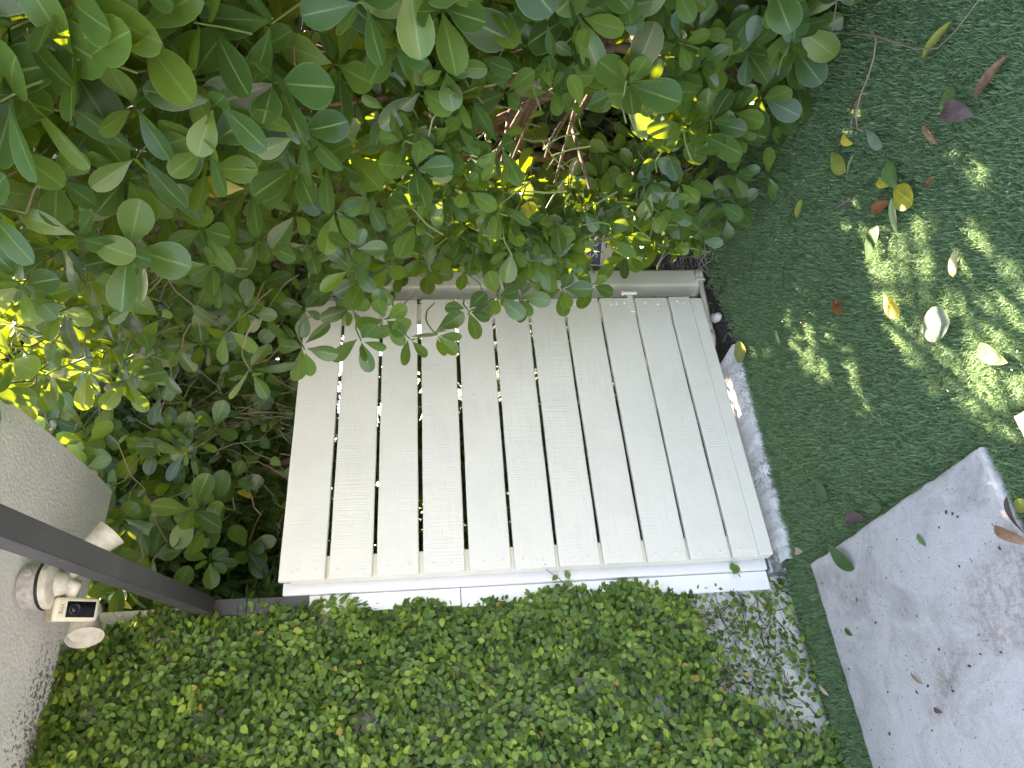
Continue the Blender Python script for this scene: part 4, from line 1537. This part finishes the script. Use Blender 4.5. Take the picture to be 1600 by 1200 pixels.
# dry straw and litter at the hedge foot
bm = bmesh.new()
for i in range(260):
    x, y = rng.uniform(1.40, 2.1), rng.uniform(-0.15, 0.35)
    a = rng.uniform(0, 6.28)
    p = Vector((x, y, rng.uniform(0.012, 0.05)))
    d = Vector((math.cos(a), math.sin(a), rng.uniform(-0.1, 0.35))) * rng.uniform(0.02, 0.07)
    bm_tube(bm, [p - d, p + Vector((0, 0, 0.006)), p + d], [0.0011, 0.0016, 0.0009], 4, False)
tag(from_bm('dry_straw', bm, M['straw'], None, True), 'dry straw and broken twigs littering the soil at the hedge foot', 'litter', kind='stuff')

# dead vine runner on the lawn
rv = empty('dry_runner', (1.09, -1.43, 0.03), 'thin dry runner forking over the turf from under the hedge', 'vine')
for pts in ([(1.24, -1.36, 0.10), (1.09, -1.437, 0.055), (0.98, -1.48, 0.052), (0.90, -1.515, 0.05), (0.835, -1.56, 0.048), (0.812, -1.62, 0.05), (0.805, -1.70, 0.047)],
            [(1.09, -1.437, 0.055), (1.055, -1.39, 0.05), (1.035, -1.33, 0.047), (1.02, -1.25, 0.046), (0.995, -1.20, 0.045), (0.965, -1.19, 0.044)],
            [(1.03, -1.30, 0.048), (1.0, -1.235, 0.046), (0.955, -1.215, 0.045), (0.925, -1.23, 0.045)]):
    tube('stem', pts, [0.0032 - 0.0003 * i for i in range(len(pts))], M['twig'], rv, 6)

# fallen leaves, each one a thing
def fallen_mat(name, c1, c2, rough=0.55, tr=0.15):
    m = mat(name, c1, rough)
    g = G(m)
    col = g.ramp(g.noise(g.coord(), 30, 5, 0.7, 0.5), [(0.36, c1), (0.62, c2)])
    uv = g.n('ShaderNodeUVMap', uv_map='leaf_uv')
    sx = g.n('ShaderNodeSeparateXYZ')
    g.l(uv.outputs['UV'], sx.inputs[0])
    au = g.math('ABSOLUTE', g.math('SUBTRACT', sx.outputs['X'], 0.5))
    rib = g.math('LESS_THAN', au, 0.025)
    col = g.mix(g.math('MULTIPLY', rib, 0.4), col, tuple(min(1, c * 1.7 + 0.03) for c in c1))
    g.set(col, g.bump(g.noise(g.coord(), 80, 4), 0.3, 0.003))
    t = g.n('ShaderNodeBsdfTranslucent')
    g.l(col, t.inputs['Color'])
    ms = g.n('ShaderNodeMixShader')
    ms.inputs[0].default_value = tr
    g.l(g.b.outputs[0], ms.inputs[1])
    g.l(t.outputs[0], ms.inputs[2])
    g.l(ms.outputs[0], g.out.inputs['Surface'])
    return m


FM = {'green': fallen_mat('fallen_green', (0.085, 0.17, 0.045), (0.13, 0.23, 0.07), 0.4), 'dark': fallen_mat('fallen_dark_green', (0.04, 0.10, 0.03), (0.06, 0.13, 0.04), 0.4),
      'pale': fallen_mat('fallen_pale_green', (0.24, 0.33, 0.14), (0.32, 0.38, 0.18)), 'olive': fallen_mat('fallen_olive', (0.22, 0.25, 0.05), (0.30, 0.30, 0.06)),
      'yellow': fallen_mat('fallen_yellow', (0.62, 0.47, 0.04), (0.70, 0.56, 0.08)), 'mottled': fallen_mat('fallen_mottled', (0.60, 0.48, 0.04), (0.26, 0.30, 0.04)),
      'rust': fallen_mat('fallen_rust', (0.20, 0.06, 0.025), (0.32, 0.12, 0.04)), 'brown': fallen_mat('fallen_brown', (0.20, 0.10, 0.055), (0.34, 0.20, 0.11)),
      'purple': fallen_mat('fallen_purple_brown', (0.085, 0.05, 0.05), (0.17, 0.11, 0.10)), 'grey': fallen_mat('fallen_grey_green', (0.17, 0.23, 0.15), (0.27, 0.33, 0.22)), 'tan': fallen_mat('fallen_tan', (0.42, 0.30, 0.20), (0.52, 0.40, 0.28)),
      'cream': fallen_mat('fallen_cream', (0.60, 0.52, 0.22), (0.66, 0.60, 0.32))}
LEAVES = [
    # x, y, heading of the tip, length, shape, width, curl, colour, label
    (0.876, -1.554, -94, 0.105, 'lanceolate', 0.19, 0.25, 'olive', 'yellow green narrow leaf on the turf crossed by the dry runner'),
    (0.634, -1.609, -84, 0.105, 'lanceolate', 0.22, 0.30, 'brown', 'long curled brown leaf on the turf near the top right corner'),
    (0.645, -1.508, -149, 0.080, 'ovate', 0.42, 0.45, 'purple', 'crumpled purple brown leaf lying next to a half buried green leaf'),
    (0.706, -1.498, -106, 0.062, 'obovate', 0.33, 0.10, 'green', 'half buried green leaf touching the crumpled purple brown one'),
    (0.691, -1.405, 177, 0.075, 'lanceolate', 0.18, 0.35, 'brown', 'slim tan brown leaf alone on the turf below the crumpled leaf'),
    (1.048, -1.242, -56, 0.060, 'lanceolate', 0.26, 0.35, 'rust', 'dark red folded leaf in the shade by the dry runner'),
    (0.983, -1.148, -170, 0.052, 'ovate', 0.40, 0.30, 'yellow', 'small broken yellow leaf piece at the runner tip'),
    (0.876, -1.242, -174, 0.095, 'obovate', 0.25, 0.15, 'grey', 'grey green leaf with a shiny tip right of the runner'),
    (0.972, -1.075, -174, 0.110, 'obovate', 0.27, 0.20, 'olive', 'olive brown leaf on the turf closest to the hedge overhang'),
    (0.904, -1.120, -70, 0.062, 'lanceolate', 0.22, 0.15, 'pale', 'small pale green leaf beside the olive brown one'),
    (0.713, -1.237, -6, 0.098, 'obovate', 0.26, 0.10, 'green', 'broad green leaf overlapping the mottled yellow one'),
    (0.637, -1.240, -164, 0.105, 'obovate', 0.36, 0.12, 'mottled', 'mottled yellow round leaf partly under a green leaf'),
    (0.730, -1.199, -163, 0.045, 'ovate', 0.42, 0.35, 'mottled', 'curled yellow brown scrap beside the mottled round leaf'),
    (0.684, -1.147, -115, 0.072, 'ovate', 0.30, 0.25, 'rust', 'rust red oval leaf just left of the yellow cluster'),
    (0.613, -1.180, 149, 0.105, 'lanceolate', 0.21, 0.15, 'pale', 'pale green long leaf below the mottled yellow leaf'),
    (0.619, -1.056, -60, 0.118, 'obovate', 0.20, 0.12, 'dark', 'dark grey green slender leaf on shaded turf above the sun patch'),
    (0.578, -1.339, -85, 0.032, 'ovate', 0.36, 0.35, 'rust', 'tiny reddish leaf alone right of the yellow cluster'),
    (1.037, -0.767, -65, 0.074, 'lanceolate', 0.22, 0.15, 'green', 'left one of a pair of green leaves standing in the turf by the hedge'),
    (1.019, -0.819, -70, 0.072, 'ovate', 0.28, 0.15, 'olive', 'yellower one of the pair of leaves standing in the turf by the hedge'),
    (1.133, -0.417, -52, 0.110, 'lanceolate', 0.19, 0.15, 'green', 'narrow green leaf on the turf close to the sign stake'),
    (1.120, -0.329, -44, 0.070, 'lanceolate', 0.24, 0.10, 'dark', 'dull green leaf touching the narrow one near the sign stake'),
    (0.876, -0.587, -25, 0.110, 'lanceolate', 0.13, 0.10, 'dark', 'very thin dark green leaf nearly lost in the turf'),
    (0.573, -0.817, 15, 0.085, 'ovate', 0.30, 0.35, 'rust', 'red brown leaf in the middle of the shaded turf'),
    (0.410, -1.022, -168, 0.100, 'obovate', 0.25, 0.18, 'yellow', 'bright yellow leaf on the turf beside the sun patch'),
    (0.340, -1.282, -36, 0.072, 'ovate', 0.27, 0.10, 'cream', 'pale yellow oval leaf at the top of the sun patch'),
    (0.254, -1.129, -116, 0.120, 'obovate', 0.40, 0.15, 'grey', 'large grey green leaf half lit by the sun patch'),
    (0.076, -1.250, -148, 0.098, 'ovate', 0.29, 0.12, 'pale', 'pale yellow green leaf in the sunlit turf near the paver corner'),
    (0.721, -0.425, 1, 0.078, 'obovate', 0.22, 0.10, 'pale', 'small pale green leaf lying on plain shaded turf'),
    (0.873, -0.102, -116, 0.115, 'obovate', 0.42, 0.12, 'olive', 'fan shaped olive leaf beside the concrete strip'),
    (0.108, -0.364, -160, 0.095, 'obovate', 0.34, 0.15, 'dark', 'dark green leaf sunk in the turf between gate and paver'),
    (-0.049, -0.496, -103, 0.075, 'ovate', 0.38, 0.35, 'purple', 'dark purple brown leaf on the turf edge of the paver'),
    (-0.132, -0.362, -151, 0.130, 'obovate', 0.25, 0.25, 'dark', 'glossy dark green leaf lying across the paver edge'),
    (-0.216, -0.760, -165, 0.040, 'ovate', 0.30, 0.15, 'green', 'small green leaf on the paver surface'),
    (-0.540, -0.524, -157, 0.040, 'lanceolate', 0.24, 0.40, 'brown', 'small curled brown leaf on the paver surface'),
    (-0.272, -1.096, 155, 0.085, 'lanceolate', 0.26, 0.40, 'purple', 'dark brown leaf under another at the paver edge'),
    (-0.314, -1.080, -141, 0.080, 'lanceolate', 0.28, 0.55, 'brown', 'dry brown twisted leaf on top of another at the paver edge'),
    (-0.264, -1.135, -103, 0.050, 'ovate', 0.40, 0.10, 'olive', 'small yellow green leaf between the two pavers'),
    (-0.628, -0.565, -121, 0.026, 'ovate', 0.34, 0.30, 'purple', 'tiny dark leaf in the middle of the paver'),
    (-0.355, -0.252, -140, 0.036, 'ovate', 0.30, 0.20, 'dark', 'small dark green leaf near the wall side of the paver'),
    (-0.061, -0.625, -133, 0.055, 'obovate', 0.30, 0.10, 'dark', 'dull green leaf in the turf beside the long paver edge'),
    (-0.026, -0.093, -113, 0.045, 'ovate', 0.40, 0.30, 'tan', 'tan crumpled scrap on the turf near the metal post bracket'),
    (-0.304, -0.006, -57, 0.055, 'ovate', 0.36, 0.20, 'green', 'green leaf at the foot of the bare part of the fig wall'),
    (-0.489, 0.023, -142, 0.050, 'lanceolate', 0.24, 0.40, 'tan', 'dry tan leaf below the fig on the scruffy turf strip'),
    (0.817, -1.026, -108, 0.060, 'lanceolate', 0.16, 0.60, 'purple', 'shrivelled grey brown leaf by a tiny sun fleck'),
]
rng = random.Random(12)
for (x, y, head, ln, shp, wd, curl, colr, lab) in LEAVES:
    V, F, U = leaf_shape(shp, 9, 5, curl * 0.9, 0.4 * curl + 0.08, wd, rng.uniform(-0.7, 0.7) * curl * 2, rng.uniform(0, curl))
    on_slab = any(x0 < x < x1 and y0 < y < y1 for x0, y0, x1, y1 in POLY)
    z = 0.036 if on_slab else 0.041
    d = Vector((math.cos(math.radians(head)), math.sin(math.radians(head)), rng.uniform(0.0, 0.18)))
    nrm = Vector((rng.uniform(-.22, .22), rng.uniform(-.22, .22), 1))
    mtx = leaf_matrix(Vector((x, y, z)) - d * ln * 0.5, d, nrm, ln)
    V2 = V @ mtx[:3, :3].T + mtx[:3, 3]
    lo = V2[:, 2].min()
    V2[:, 2] += max(0.0, (0.0325 if on_slab else 0.026) - lo)
    me = np_mesh('fallen_leaf', V2, F, None, U, np.full(len(V2), 0.5))
    o = link('fallen_leaf', me, FM[colr])
    tag(o, lab, 'leaf', 'fallen leaves on turf and paver')

# crumbs in the turf
bm = bmesh.new()
rng = random.Random(91)
for i in range(70):
    x, y = rng.uniform(-0.05, 1.3), rng.uniform(-1.75, -0.1)
    if x > hedge_face(y, 0.0):
        continue
    s = rng.uniform(0.001, 0.0038)
    bm_box(bm, (-s, -s * .5, 0), (s, s * .5, s * 0.4), 0, 1, Matrix.Translation((x, y, 0.024 + rng.random() * 0.006)) @ Matrix.Rotation(rng.uniform(0, 6), 4, 'Z') @ Matrix.Rotation(rng.uniform(-.6, .6), 4, 'X'))
tag(from_bm('plant_crumbs', bm, M['straw']), 'pale plant crumbs sprinkled in the turf', 'litter', kind='stuff')

# specks of debris on the paver
bm = bmesh.new()
rng = random.Random(61)
for i in range(60):
    x, y = rng.uniform(-1.0, -0.12), rng.uniform(-1.05, -0.16)
    s = rng.uniform(0.0012, 0.0045)
    bm_box(bm, (-s, -s * .6, 0), (s, s * .6, s * 0.7), 0, 1, Matrix.Translation((x, y, 0.0315)) @ Matrix.Rotation(rng.uniform(0, 6), 4, 'Z') @ Matrix.Rotation(rng.uniform(0, .5), 4, 'X'))
tag(from_bm('debris', bm, M['dark_stem']), 'dark crumbs scattered over the pale paver', 'litter', kind='stuff')
